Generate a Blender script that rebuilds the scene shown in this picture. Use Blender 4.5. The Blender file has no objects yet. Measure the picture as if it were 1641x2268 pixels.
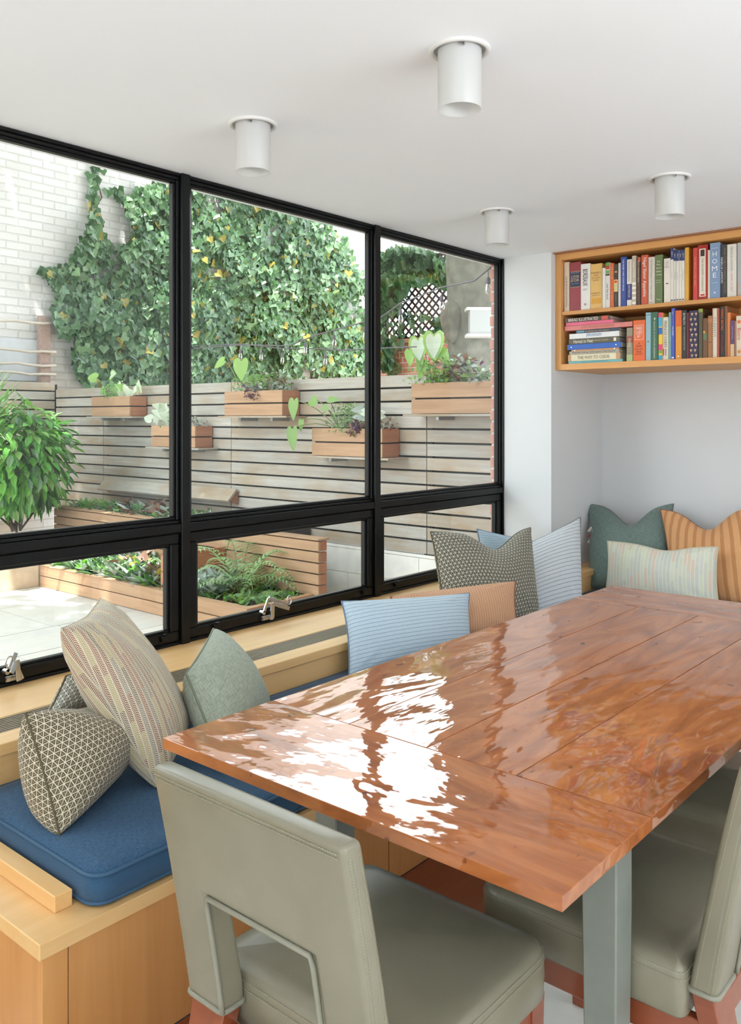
import bpy, bmesh, math, random
import numpy as np
from mathutils import Vector, Matrix
random.seed(7); np.random.seed(7)
R = math.radians
C = bpy.context.scene.collection
S = bpy.context.scene

# ------------------------------------------------------------------ camera, world, sun, lights, exposure
# world axes: +X runs along the window wall towards the bookshelf wall, +Y runs out into the garden, Z up, metres
EYE = 1.46
F, CX, HY = 1905.0, 820.5, 928.0
YAW = math.atan2(.648, .7616)          # direction of view measured from +X
cam = bpy.data.cameras.new('camera'); co = bpy.data.objects.new('camera', cam); C.objects.link(co)
co.location = (0, 0, EYE); co.rotation_euler = (R(90), 0, YAW - R(90))
cam.sensor_fit = 'HORIZONTAL'; cam.sensor_width = 36; cam.lens = F / 1641 * 36
cam.shift_y = -(1134 - HY) / 1641; cam.clip_start = .05; cam.clip_end = 300
S.camera = co

w = bpy.data.worlds.new('sky'); S.world = w; w.use_nodes = True
bg = w.node_tree.nodes['Background']; bg.inputs[0].default_value = (.86, .93, 1, 1); bg.inputs[1].default_value = 7.4

def lamp(name, kind, loc, rot, energy, col, **k):
    l = bpy.data.lights.new(name, kind); l.energy = energy; l.color = col
    for a, b in k.items(): setattr(l, a, b)
    o = bpy.data.objects.new(name, l); C.objects.link(o); o.location = loc; o.rotation_euler = rot
    return o
SUN = Vector((.22, .30, -1)).normalized()
so = lamp('sun', 'SUN', (0, 0, 12), (0, 0, 0), 16.0, (1, .96, .9), angle=R(.6))
so.rotation_euler = SUN.to_track_quat('-Z', 'Y').to_euler()
# added fill lamps, unseen, behind and to the right of the camera
lamp('fill_rear', 'AREA', (-2.93, -.6, 1.5), (0, R(-106), 0), 88, (.93, .97, 1), shape='RECTANGLE', size=1.7, size_y=4.2)
lamp('fill_side', 'AREA', (1.2, -3.33, 1.5), (R(108), 0, 0), 14, (.93, .97, 1), shape='RECTANGLE', size=5.0, size_y=1.7)
# another added fill lamp, tilted up to brighten the ceiling
lamp('fill_ceiling', 'AREA', (1.2, -3.30, 1.1), (R(146), 0, 0), 185, (.93, .97, 1), shape='RECTANGLE', size=5.0, size_y=.9, spread=R(120))

S.view_settings.view_transform = 'Standard'; S.view_settings.look = 'None'
S.view_settings.gamma = 1; S.view_settings.use_curve_mapping = False
S.view_settings.exposure = 0.0
S.cycles.max_bounces = 10; S.cycles.diffuse_bounces = 6; S.cycles.glossy_bounces = 4
S.cycles.transparent_max_bounces = 12; S.cycles.sample_clamp_indirect = 6
S.cycles.caustics_reflective = False; S.cycles.caustics_refractive = False
try:
    S.cycles.use_denoising = True
except Exception: pass

# ------------------------------------------------------------------ helpers
def at(x, y, ax, v):
    """point seen at reference pixel x, y on the plane axis = v"""
    l = (x - CX) / F; d = (l * .648 + .7616, -l * .7616 + .648, -(y - HY) / F); o = (0, 0, EYE); i = 'XYZ'.index(ax)
    t = (v - o[i]) / d[i]
    return Vector(o[k] + t * d[k] for k in range(3))
def dp(x, y, t):
    l = (x - CX) / F
    return Vector(((l * .648 + .7616) * t, (-l * .7616 + .648) * t, EYE - (y - HY) / F * t))
def lin(r, g, b):
    f = lambda c: c / 12.92 if c <= .04045 else ((c + .055) / 1.055) ** 2.4
    return tuple(f(c / 255) for c in (r, g, b)) + (1,)

class MB:
    def __init__(s): s.v = []; s.f = []; s.m = []; s.uv = []
    def add(s, vs, fs, mi=0, uv=None):
        n = len(s.v); s.v += [tuple(v) for v in vs]; s.f += [tuple(i + n for i in f) for f in fs]; s.m += [mi] * len(fs)
        s.uv += uv if uv else [(v[0], v[1]) for v in vs]
    def box(s, x0, x1, y0, y1, z0, z1, mi=0):
        s.add([(x, y, z) for z in (z0, z1) for y in (y0, y1) for x in (x0, x1)],
              [(0, 2, 3, 1), (4, 5, 7, 6), (0, 1, 5, 4), (2, 6, 7, 3), (0, 4, 6, 2), (1, 3, 7, 5)], mi); return s
    def obox(s, c, ax, ay, az, mi=0):
        """box with centre c and half-axis vectors"""
        c = Vector(c); ax = Vector(ax); ay = Vector(ay); az = Vector(az)
        s.add([c + ax * i + ay * j + az * k for k in (-1, 1) for j in (-1, 1) for i in (-1, 1)],
              [(0, 2, 3, 1), (4, 5, 7, 6), (0, 1, 5, 4), (2, 6, 7, 3), (0, 4, 6, 2), (1, 3, 7, 5)], mi); return s
    def seg(s, p, q, th, z0, z1, mi=0):
        """upright board standing between ground points p and q"""
        p = Vector((p[0], p[1], 0)); q = Vector((q[0], q[1], 0)); d = (q - p); n = Vector((-d.y, d.x, 0)).normalized() * th / 2
        return s.obox((p + q) / 2 + Vector((0, 0, (z0 + z1) / 2)), d / 2, n, (0, 0, (z1 - z0) / 2), mi)
    def tube(s, pts, r, n=8, mi=0, closed=False, r2=None):
        pts = [Vector(p) for p in pts]; N = len(pts); vs = []; fs = []
        up = Vector((0, 0, 1)); prev = None
        for i, p in enumerate(pts):
            a = pts[(i - 1) % N] if (closed or i > 0) else p; b = pts[(i + 1) % N] if (closed or i < N - 1) else p
            t = (b - a).normalized() if (b - a).length > 1e-9 else Vector((1, 0, 0))
            if prev is None: u = t.cross(up); u = t.cross(Vector((1, 0, 0))) if u.length < .05 else u
            else: u = prev - t * prev.dot(t)
            u.normalize(); prev = u; v = t.cross(u)
            rr = r if r2 is None else r + (r2 - r) * i / max(1, N - 1)
            vs += [p + (u * math.cos(2 * math.pi * k / n) + v * math.sin(2 * math.pi * k / n)) * rr for k in range(n)]
        for i in range(N if closed else N - 1):
            j = (i + 1) % N
            fs += [(i * n + k, i * n + (k + 1) % n, j * n + (k + 1) % n, j * n + k) for k in range(n)]
        if not closed: fs += [tuple(range(n))[::-1], tuple((N - 1) * n + k for k in range(n))]
        s.add(vs, fs, mi); return s
    def lathe(s, c, prof, n=32, mi=0, close=False):
        """rings (radius, z) about the vertical through c"""
        vs = []; fs = []; N = len(prof)
        for r, z in prof: vs += [(c[0] + r * math.cos(2 * math.pi * k / n), c[1] + r * math.sin(2 * math.pi * k / n), c[2] + z) for k in range(n)]
        for i in range(N if close else N - 1):
            j = (i + 1) % N
            fs += [(i * n + k, i * n + (k + 1) % n, j * n + (k + 1) % n, j * n + k) for k in range(n)]
        s.add(vs, fs, mi); return s
    def leaf(s, tmpl, p, d, up, L, W, mi=0):
        """one leaf of a template, base at p, pointing along d"""
        d = Vector(d).normalized(); up = Vector(up); x = d.cross(up)
        if x.length < 1e-3: x = d.cross(Vector((1, .3, 0)))
        x.normalize(); n = x.cross(d)
        s.add([Vector(p) + x * a * W + d * b * L + n * c * L for a, b, c in tmpl[0]], tmpl[1], mi); return s

OFF = {}
def new(name, loc=(0, 0, 0), rotz=0):
    o = bpy.data.objects.new(name, None); C.objects.link(o); o.location = loc; o.rotation_euler = (0, 0, rotz)
    o.empty_display_size = .1; OFF[o.name] = Vector((0, 0, 0)) if rotz else Vector(loc)
    return o
def tag(o, label=None, cat=None, group=None, kind=None):
    if label: o['label'] = label
    if cat: o['category'] = cat
    if group: o['group'] = group
    if kind: o['kind'] = kind
    return o
def thing(name, label, cat, loc=(0, 0, 0), group=None, rotz=0): return tag(new(name, loc, rotz), label, cat, group)
def root(o):
    while o.parent: o = o.parent
    return o
def part(name, mb, mats, parent=None, bevel=0, smooth=False, seg=1, label=None, kind=None, origin=None):
    off = Vector(origin) if origin is not None else (OFF.get(root(parent).name, Vector((0, 0, 0))) if parent else Vector((0, 0, 0)))
    me = bpy.data.meshes.new(name)
    me.from_pydata([(v[0] - off.x, v[1] - off.y, v[2] - off.z) for v in mb.v], [], mb.f)
    if not isinstance(mats, (list, tuple)): mats = [mats]
    for m in mats: me.materials.append(m)
    if len(mats) > 1: me.polygons.foreach_set('material_index', mb.m)
    uvl = me.uv_layers.new(name='uv')
    lv = np.zeros(len(me.loops), dtype=np.int32); me.loops.foreach_get('vertex_index', lv)
    uvl.data.foreach_set('uv', np.array(mb.uv, dtype=np.float32)[lv].ravel())
    if bevel or not smooth:
        bm = bmesh.new(); bm.from_mesh(me)
        if bevel: bmesh.ops.bevel(bm, geom=[e for e in bm.edges if len(e.link_faces) == 2 and e.calc_face_angle(0) > .6], offset=bevel, segments=seg, affect='EDGES', profile=.6, clamp_overlap=True)
        bmesh.ops.recalc_face_normals(bm, faces=bm.faces) if bevel else None
        bm.to_mesh(me); bm.free()
    if smooth: me.polygons.foreach_set('use_smooth', [True] * len(me.polygons))
    me.update()
    o = bpy.data.objects.new(name, me); C.objects.link(o)
    if parent: o.parent = parent
    else: o.location = off; OFF[o.name] = off
    if label: o['label'] = label
    if kind: o['kind'] = kind
    return o
def copy_tree(o, parent=None):
    c = o.copy(); C.objects.link(c); c.parent = parent
    OFF[c.name] = OFF.get(o.name, Vector((0, 0, 0)))
    for ch in o.children: copy_tree(ch, c)
    return c

# ------------------------------------------------------------------ materials
def nodes(name):
    m = bpy.data.materials.new(name); m.use_nodes = True; nt = m.node_tree
    return m, nt, nt.nodes['Principled BSDF']
def N(nt, t, **k):
    n = nt.nodes.new(t)
    for a, b in k.items():
        if a.startswith('i_'):
            key = a[2:]; key = int(key) if key.isdigit() else key.replace('_', ' ')
            n.inputs[key].default_value = b
        else: setattr(n, a, b)
    return n
def math_(nt, op, a, b=None, c=None, clamp=False):
    n = nt.nodes.new('ShaderNodeMath'); n.operation = op; n.use_clamp = clamp
    for i, v in enumerate((a, b, c)):
        if v is None: continue
        if isinstance(v, (int, float)): n.inputs[i].default_value = v
        else: nt.links.new(v, n.inputs[i])
    return n.outputs[0]
def mixc(nt, f, a, b):
    n = nt.nodes.new('ShaderNodeMix'); n.data_type = 'RGBA'
    for s, v in ((n.inputs[0], f), (n.inputs[6], a), (n.inputs[7], b)):
        if isinstance(v, (int, float, tuple)): s.default_value = v
        else: nt.links.new(v, s)
    return n.outputs[2]
def coords(nt, scale=(1, 1, 1), kind='Object', rnd=0):
    tc = nt.nodes.new('ShaderNodeTexCoord'); mp = nt.nodes.new('ShaderNodeMapping'); mp.inputs['Scale'].default_value = scale
    nt.links.new(tc.outputs[kind], mp.inputs['Vector'])
    if rnd:
        oi = nt.nodes.new('ShaderNodeObjectInfo'); ad = N(nt, 'ShaderNodeVectorMath', operation='ADD')
        sc = N(nt, 'ShaderNodeVectorMath', operation='SCALE'); cb = nt.nodes.new('ShaderNodeCombineXYZ')
        for i in range(3): nt.links.new(oi.outputs['Random'], cb.inputs[i])
        nt.links.new(cb.outputs[0], sc.inputs[0]); sc.inputs['Scale'].default_value = 37.0 * rnd
        nt.links.new(mp.outputs[0], ad.inputs[0]); nt.links.new(sc.outputs[0], ad.inputs[1]); return ad.outputs[0]
    return mp.outputs[0]
def noise(nt, vec, scale, detail=3, rough=.55, dist=0):
    n = N(nt, 'ShaderNodeTexNoise'); n.inputs['Scale'].default_value = scale; n.inputs['Detail'].default_value = detail
    n.inputs['Roughness'].default_value = rough; n.inputs['Distortion'].default_value = dist; nt.links.new(vec, n.inputs['Vector'])
    return n.outputs['Fac']
def ramp(nt, fac, stops):
    r = nt.nodes.new('ShaderNodeValToRGB'); e = r.color_ramp.elements
    while len(e) < len(stops): e.new(.5)
    for x, (p, c) in zip(e, stops): x.position = p; x.color = c
    nt.links.new(fac, r.inputs[0]); return r.outputs[0]
def bump(nt, b, h, strength, dist):
    n = N(nt, 'ShaderNodeBump'); n.inputs['Strength'].default_value = strength; n.inputs['Distance'].default_value = dist
    nt.links.new(h, n.inputs['Height']); nt.links.new(n.outputs[0], b.inputs['Normal'])
def plain(name, col, rough=.6, metal=0, spec=.5, var=0, vs=8, bmp=0, bs=200, coat=0, sheen=0, kind='Object'):
    m, nt, b = nodes(name); b.inputs['Base Color'].default_value = col; b.inputs['Roughness'].default_value = rough
    b.inputs['Metallic'].default_value = metal; b.inputs['Specular IOR Level'].default_value = spec
    b.inputs['Coat Weight'].default_value = coat; b.inputs['Coat Roughness'].default_value = .08
    if sheen: b.inputs['Sheen Weight'].default_value = sheen
    v = coords(nt, kind=kind)
    if var:
        f = noise(nt, v, vs, 4)
        lo = tuple(c * (1 - var) for c in col[:3]) + (1,); hi = tuple(min(1, c * (1 + var)) for c in col[:3]) + (1,)
        nt.links.new(ramp(nt, f, [(.3, lo), (.7, hi)]), b.inputs['Base Color'])
    if bmp: bump(nt, b, noise(nt, v, bs, 2), bmp, .002)
    return m
def wood(name, c1, c2, along='X', rough=.45, coat=0, grain=28, stretch=.05, stain=None, vary=.12, bmp=.15):
    m, nt, b = nodes(name)
    sc = {'X': (stretch, 1, 1), 'Y': (1, stretch, 1), 'Z': (1, 1, stretch)}[along]
    v = coords(nt, sc, rnd=1)
    f = noise(nt, v, grain, 5, .6, .6); col = ramp(nt, f, [(.25, c1), (.75, c2)])
    if stain:
        v2 = coords(nt, (.6, .6, 1.6), rnd=.3)
        col = mixc(nt, ramp(nt, noise(nt, v2, 2.6, 4), [(.42, (0, 0, 0, 1)), (.68, (1, 1, 1, 1))]), col, stain)
    oi = nt.nodes.new('ShaderNodeObjectInfo'); hs = nt.nodes.new('ShaderNodeHueSaturation')
    nt.links.new(math_(nt, 'MULTIPLY_ADD', oi.outputs['Random'], vary * 2, 1 - vary), hs.inputs['Value']); nt.links.new(col, hs.inputs['Color'])
    nt.links.new(hs.outputs[0], b.inputs['Base Color']); b.inputs['Roughness'].default_value = rough
    b.inputs['Coat Weight'].default_value = coat
    if bmp: bump(nt, b, f, bmp, .001)
    return m

M = {}
M['paint'] = plain('white_wall_paint', (.70, .715, .725, 1), .7, spec=.2)
M['ceil'] = plain('ceiling_paint', (.87, .89, .92, 1), .8, spec=.1)
M['white'] = plain('white_metal', (.72, .71, .69, 1), .35)
M['black'] = plain('black_steel', (.0025, .003, .0033, 1), .36, spec=.3)
M['gasket'] = plain('dark_gasket', (.004, .004, .004, 1), .5)
M['steel'] = plain('satin_steel', (.55, .55, .54, 1), .3, metal=1)
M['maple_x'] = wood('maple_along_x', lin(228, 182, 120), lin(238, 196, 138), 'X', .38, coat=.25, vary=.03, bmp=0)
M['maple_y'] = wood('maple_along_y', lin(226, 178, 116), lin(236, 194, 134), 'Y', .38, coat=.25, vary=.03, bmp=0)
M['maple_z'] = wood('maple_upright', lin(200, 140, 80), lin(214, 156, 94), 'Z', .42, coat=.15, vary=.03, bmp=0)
M['case_y'] = wood('case_wood_y', lin(212, 152, 88), lin(224, 168, 102), 'Y', .45, vary=.02, bmp=0)
M['case_z'] = wood('case_wood_z', lin(212, 152, 88), lin(224, 168, 102), 'Z', .45, vary=.02, bmp=0)
M['shelfwood'] = wood('shelf_wood', lin(200, 140, 78), lin(214, 158, 94), 'Y', .45, vary=.03, bmp=0)
M['soffitshade'] = plain('soffit_shade_brown', lin(158, 112, 84), .6)
M['cherry'] = wood('cherry_wood', lin(128, 64, 40), lin(150, 80, 50), 'X', .35, coat=.3, vary=.04, bmp=0)
M['slatwood'] = wood('weathered_slat', lin(150, 145, 136), lin(184, 179, 171), 'Y', .8, stain=lin(158, 138, 114), vary=.10)
M['slatwood_x'] = wood('weathered_slat_x', lin(150, 145, 136), lin(184, 179, 171), 'X', .8, stain=lin(158, 138, 114), vary=.10)
M['cedar'] = wood('cedar_board', lin(158, 122, 92), lin(186, 150, 118), 'Y', .7, vary=.10)
M['cedar_x'] = wood('cedar_board_x', lin(158, 104, 78), lin(182, 128, 98), 'X', .7, vary=.10)
M['darkgap'] = plain('dark_backing', (.02, .018, .015, 1), .9)
M['soil'] = plain('soil', (.035, .025, .018, 1), .95, var=.5, vs=60)
M['stone'] = plain('pale_stone', lin(196, 191, 184), .75, var=.06, vs=5)
M['travertine'] = plain('travertine', lin(226, 222, 214), .7, var=.08, vs=7)
M['riser'] = plain('sand_stone', lin(196, 176, 152), .8, var=.1, vs=14)
M['galv'] = plain('grey_metal', (.35, .37, .38, 1), .4, metal=.6)
M['bark'] = plain('tree_bark', lin(112, 110, 98), .9, var=.3, vs=9, bmp=1, bs=22)
M['cord'] = plain('cord', (.12, .11, .13, 1), .6)
M['redbrick'] = plain('red_brick', lin(192, 142, 130), .85, var=.14, vs=12, bmp=.6, bs=60)
M['mortar'] = plain('mortar', lin(206, 200, 190), .9, bmp=.6, bs=60)
M['paper'] = plain('book_pages', (.62, .55, .42, 1), .8)
M['floor'] = plain('floor_tile', lin(226, 224, 216), .35, var=.05, vs=9)
M['grout'] = plain('floor_joint', lin(170, 168, 160), .8)
M['sage'] = plain('sage_paint', lin(122, 126, 118), .45, var=.08, vs=14)
M['greenleaf'] = None

def leafmat(name, col, trans=.35, rough=.45, spots=None):
    m, nt, b = nodes(name); b.inputs['Base Color'].default_value = col; b.inputs['Roughness'].default_value = rough
    c = col
    if spots:
        v = coords(nt); n = N(nt, 'ShaderNodeTexVoronoi'); n.inputs['Scale'].default_value = 70; nt.links.new(v, n.inputs['Vector'])
        c = mixc(nt, math_(nt, 'LESS_THAN', n.outputs['Distance'], .22), col, spots); nt.links.new(c, b.inputs['Base Color'])
    t = nt.nodes.new('ShaderNodeBsdfTranslucent'); mx = nt.nodes.new('ShaderNodeMixShader'); mx.inputs[0].default_value = trans
    if spots: nt.links.new(c, t.inputs[0])
    else: t.inputs[0].default_value = (min(1, col[0] * 1.5), min(1, col[1] * 1.5), col[2], 1)
    nt.links.new(b.outputs[0], mx.inputs[1]); nt.links.new(t.outputs[0], mx.inputs[2]); nt.links.new(mx.outputs[0], nt.nodes['Material Output'].inputs[0])
    return m
L_ = dict(
    dark=leafmat('leaf_dark', (.045, .11, .045, 1), .25, .35), mid=leafmat('leaf_mid', (.08, .17, .075, 1), .3, .35),
    light=leafmat('leaf_light', (.16, .27, .14, 1), .3, .35), yellow=leafmat('leaf_yellow', (.32, .27, .05, 1)),
    bright=leafmat('leaf_bright', (.16, .40, .07, 1)), lime=leafmat('leaf_lime', (.22, .37, .12, 1)),
    spot=leafmat('leaf_spotted', (.10, .32, .06, 1), spots=(.5, .6, .15, 1)),
    purple=leafmat('leaf_purple', (.10, .035, .09, 1), .15), brown=leafmat('leaf_bronze', (.16, .08, .05, 1), .15),
    silver=leafmat('leaf_silver', (.36, .42, .39, 1), .15), white=leafmat('leaf_white', (.55, .61, .52, 1), .25),
    fern=leafmat('leaf_fern', (.32, .50, .26, 1)), stem=plain('plant_stem', (.13, .18, .06, 1), .6), twig=plain('brown_twig', (.09, .06, .04, 1), .8))

# white painted brick wall
m, nt, b = nodes('white_painted_brick'); v = coords(nt)
sx = nt.nodes.new('ShaderNodeSeparateXYZ'); nt.links.new(v, sx.inputs[0]); cb = nt.nodes.new('ShaderNodeCombineXYZ')
nt.links.new(sx.outputs[0], cb.inputs[0]); nt.links.new(sx.outputs[2], cb.inputs[1])
br = nt.nodes.new('ShaderNodeTexBrick'); nt.links.new(cb.outputs[0], br.inputs['Vector'])
for k, x in dict(Scale=1, **{'Mortar Size': .012, 'Mortar Smooth': .5, 'Brick Width': .34, 'Row Height': .105}).items(): br.inputs[k].default_value = x
br.inputs['Color1'].default_value = lin(212, 209, 207); br.inputs['Color2'].default_value = lin(202, 198, 196); br.inputs['Mortar'].default_value = lin(190, 187, 184)
nt.links.new(mixc(nt, math_(nt, 'MULTIPLY', noise(nt, v, 3, 4), .25), br.outputs['Color'], lin(172, 168, 163)), b.inputs['Base Color'])
b.inputs['Roughness'].default_value = .8; bump(nt, b, math_(nt, 'MULTIPLY_ADD', br.outputs['Fac'], -1, noise(nt, v, 30, 2)), .6, .012); M['whitebrick'] = m
# red garden wall beyond
m, nt, b = nodes('garden_red_brick'); v = coords(nt)
sx = nt.nodes.new('ShaderNodeSeparateXYZ'); nt.links.new(v, sx.inputs[0]); cb = nt.nodes.new('ShaderNodeCombineXYZ')
nt.links.new(sx.outputs[1], cb.inputs[0]); nt.links.new(sx.outputs[2], cb.inputs[1])
br = nt.nodes.new('ShaderNodeTexBrick'); nt.links.new(cb.outputs[0], br.inputs['Vector'])
for k, x in dict(Scale=1, **{'Mortar Size': .007, 'Brick Width': .22, 'Row Height': .075}).items(): br.inputs[k].default_value = x
br.inputs['Color1'].default_value = lin(176, 96, 80); br.inputs['Color2'].default_value = lin(190, 124, 104); br.inputs['Mortar'].default_value = lin(198, 176, 160)
nt.links.new(br.outputs['Color'], b.inputs['Base Color']); b.inputs['Roughness'].default_value = .85; M['redwall'] = m

# clear window glass: straight-through transmission with a mirror reflection that grows at grazing angles
m, nt, b = nodes('window_glass'); nt.nodes.remove(b)
tr = nt.nodes.new('ShaderNodeBsdfTransparent'); tr.inputs[0].default_value = (.96, .98, .97, 1); gl = nt.nodes.new('ShaderNodeBsdfGlossy'); gl.inputs['Roughness'].default_value = 0
ge = nt.nodes.new('ShaderNodeNewGeometry'); dt = N(nt, 'ShaderNodeVectorMath', operation='DOT_PRODUCT')
nt.links.new(ge.outputs['Normal'], dt.inputs[0]); nt.links.new(ge.outputs['Incoming'], dt.inputs[1])
fz = math_(nt, 'MULTIPLY_ADD', math_(nt, 'POWER', math_(nt, 'SUBTRACT', 1, math_(nt, 'ABSOLUTE', dt.outputs['Value'])), 5), .9, .035, clamp=True); mx = nt.nodes.new('ShaderNodeMixShader')
nt.links.new(fz, mx.inputs[0]); nt.links.new(tr.outputs[0], mx.inputs[1]); nt.links.new(gl.outputs[0], mx.inputs[2]); nt.links.new(mx.outputs[0], nt.nodes['Material Output'].inputs[0]); M['glass'] = m
m, nt, b = nodes('bulb_glass'); nt.nodes.remove(b)
tr = nt.nodes.new('ShaderNodeBsdfTransparent'); tr.inputs[0].default_value = (.85, .86, .86, 1); gl = nt.nodes.new('ShaderNodeBsdfGlossy'); gl.inputs['Roughness'].default_value = .05
fr = nt.nodes.new('ShaderNodeFresnel'); fr.inputs[0].default_value = 1.8; mx = nt.nodes.new('ShaderNodeMixShader')
nt.links.new(fr.outputs[0], mx.inputs[0]); nt.links.new(tr.outputs[0], mx.inputs[1]); nt.links.new(gl.outputs[0], mx.inputs[2]); nt.links.new(mx.outputs[0], nt.nodes['Material Output'].inputs[0]); M['bulb'] = m
# frosted lamp glass
m, nt, b = nodes('frosted_glass'); b.inputs['Base Color'].default_value = (.80, .80, .79, 1); b.inputs['Roughness'].default_value = .3
t = nt.nodes.new('ShaderNodeBsdfTranslucent'); t.inputs[0].default_value = (.82, .82, .81, 1); mx = nt.nodes.new('ShaderNodeMixShader'); mx.inputs[0].default_value = .45
nt.links.new(b.outputs[0], mx.inputs[1]); nt.links.new(t.outputs[0], mx.inputs[2]); nt.links.new(mx.outputs[0], nt.nodes['Material Output'].inputs[0]); M['frost'] = m

# varnished table top: figured orange wood under a thick uneven gloss
def tablewood(name, along):
    m, nt, b = nodes(name)
    sc = {'X': (.22, 1, 1), 'Y': (1, .22, 1)}[along]
    v = coords(nt, sc, rnd=.4); f = noise(nt, v, 9, 7, .62, 1.6)
    col = ramp(nt, f, [(.25, lin(116, 60, 30)), (.45, lin(156, 88, 44)), (.62, lin(182, 110, 60)), (.8, lin(144, 76, 40))])
    sp = noise(nt, coords(nt, (.6, 1, 1), rnd=.7), 26, 3); col = mixc(nt, ramp(nt, sp, [(.66, (0, 0, 0, 1)), (.73, (.8, .8, .8, 1))]), col, lin(84, 40, 22))
    nt.links.new(col, b.inputs['Base Color']); b.inputs['Roughness'].default_value = .5; b.inputs['Specular IOR Level'].default_value = .1
    b.inputs['Coat Weight'].default_value = 1; b.inputs['Coat Roughness'].default_value = .03; b.inputs['Coat IOR'].default_value = 1.65
    vw = coords(nt, {'X': (.42, 1, 1), 'Y': (1, .6, 1)}[along], rnd=.9)
    h = math_(nt, 'ADD', noise(nt, vw, 5.5, 2, .5, .5), math_(nt, 'MULTIPLY', noise(nt, vw, 22, 2, .5), .16))
    bn = N(nt, 'ShaderNodeBump'); bn.inputs['Strength'].default_value = .42; bn.inputs['Distance'].default_value = .020
    nt.links.new(h, bn.inputs['Height']); nt.links.new(bn.outputs[0], b.inputs['Coat Normal']); nt.links.new(bn.outputs[0], b.inputs['Normal'])
    return m
M['table_x'] = tablewood('table_wood_x', 'X'); M['table_y'] = tablewood('table_wood_y', 'Y')

# leather
m, nt, b = nodes('grey_green_leather'); v = coords(nt)
nt.links.new(ramp(nt, noise(nt, v, 5, 3), [(.3, lin(124, 118, 99)), (.7, lin(137, 131, 112))]), b.inputs['Base Color'])
b.inputs['Roughness'].default_value = .29; b.inputs['Specular IOR Level'].default_value = .6
bump(nt, b, noise(nt, v, 260, 3), .35, .0008); M['leather'] = m
M['stitch'] = plain('pale_stitching', lin(158, 154, 134), .7)
M['leatherpipe'] = plain('leather_piping', lin(138, 136, 120), .4)

# fabrics; pillow UVs are in metres
def uvs(nt):
    tc = nt.nodes.new('ShaderNodeTexCoord'); s = nt.nodes.new('ShaderNodeSeparateXYZ'); nt.links.new(tc.outputs['UV'], s.inputs[0]); return s.outputs[0], s.outputs[1], tc.outputs['UV']
def fabric(name, rough=.9):
    m, nt, b = nodes(name); b.inputs['Roughness'].default_value = rough; b.inputs['Specular IOR Level'].default_value = .15; b.inputs['Sheen Weight'].default_value = .15
    return m, nt, b
def weave(nt, b, u, v, s=900, st=.35):
    h = math_(nt, 'ADD', math_(nt, 'SINE', math_(nt, 'MULTIPLY', u, s)), math_(nt, 'SINE', math_(nt, 'MULTIPLY', v, s))); bump(nt, b, h, st, .0006)
def tri_fabric(name, pitch=.0155, dark=(96, 88, 66), pale=(214, 204, 184)):
    m, nt, b = fabric(name); u, v, uv = uvs(nt); ds = []
    for a in (0, 60, 120):
        k = math_(nt, 'ADD', math_(nt, 'MULTIPLY', u, math.cos(R(a + 90)) / pitch), math_(nt, 'MULTIPLY', v, math.sin(R(a + 90)) / pitch))
        fr = math_(nt, 'FRACT', k); ds.append(math_(nt, 'SUBTRACT', .5, math_(nt, 'ABSOLUTE', math_(nt, 'SUBTRACT', fr, .5))))
    d = math_(nt, 'MINIMUM', math_(nt, 'MINIMUM', ds[0], ds[1]), ds[2])
    d = math_(nt, 'ADD', d, math_(nt, 'MULTIPLY', math_(nt, 'SUBTRACT', noise(nt, uv, 120, 1), .5), .05))
    inside = math_(nt, 'MULTIPLY', math_(nt, 'GREATER_THAN', d, .06), math_(nt, 'LESS_THAN', d, .29))
    nt.links.new(mixc(nt, inside, lin(*pale), lin(*dark)), b.inputs['Base Color']); weave(nt, b, u, v)
    return m
def chevron_fabric(name, cw=.017, lp=.0052, cols=None, base=(218, 206, 182), line=.45, strength=1.0, vertical=True):
    m, nt, b = fabric(name); u, v, uv = uvs(nt)
    if not vertical: u, v = v, u
    k = math_(nt, 'DIVIDE', u, cw); col = math_(nt, 'FLOOR', k); fr = math_(nt, 'FRACT', k)
    tri = math_(nt, 'ABSOLUTE', math_(nt, 'SUBTRACT', fr, .5))
    ph = math_(nt, 'FRACT', math_(nt, 'ADD', math_(nt, 'DIVIDE', v, lp), math_(nt, 'MULTIPLY', tri, 2.2)))
    ln = math_(nt, 'MULTIPLY', math_(nt, 'LESS_THAN', ph, line), math_(nt, 'LESS_THAN', tri, .42))
    wn = nt.nodes.new('ShaderNodeTexWhiteNoise'); wn.noise_dimensions = '2D'; cb = nt.nodes.new('ShaderNodeCombineXYZ')
    nt.links.new(col, cb.inputs[0]); nt.links.new(math_(nt, 'FLOOR', math_(nt, 'ADD', math_(nt, 'DIVIDE', v, .11), math_(nt, 'MULTIPLY', col, .37))), cb.inputs[1]); nt.links.new(cb.outputs[0], wn.inputs['Vector'])
    cols = cols or [(112, 58, 44), (84, 72, 62), (166, 150, 98), (84, 72, 62), (130, 70, 52), (112, 108, 104)]
    r = nt.nodes.new('ShaderNodeValToRGB'); r.color_ramp.interpolation = 'CONSTANT'; e = r.color_ramp.elements
    while len(e) < len(cols): e.new(.5)
    for i, (x, c) in enumerate(zip(e, cols)): x.position = i / len(cols); x.color = lin(*c)
    nt.links.new(wn.outputs['Value'], r.inputs[0])
    nt.links.new(mixc(nt, math_(nt, 'MULTIPLY', ln, strength), lin(*base), r.outputs[0]), b.inputs['Base Color']); weave(nt, b, u, v)
    return m
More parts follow.
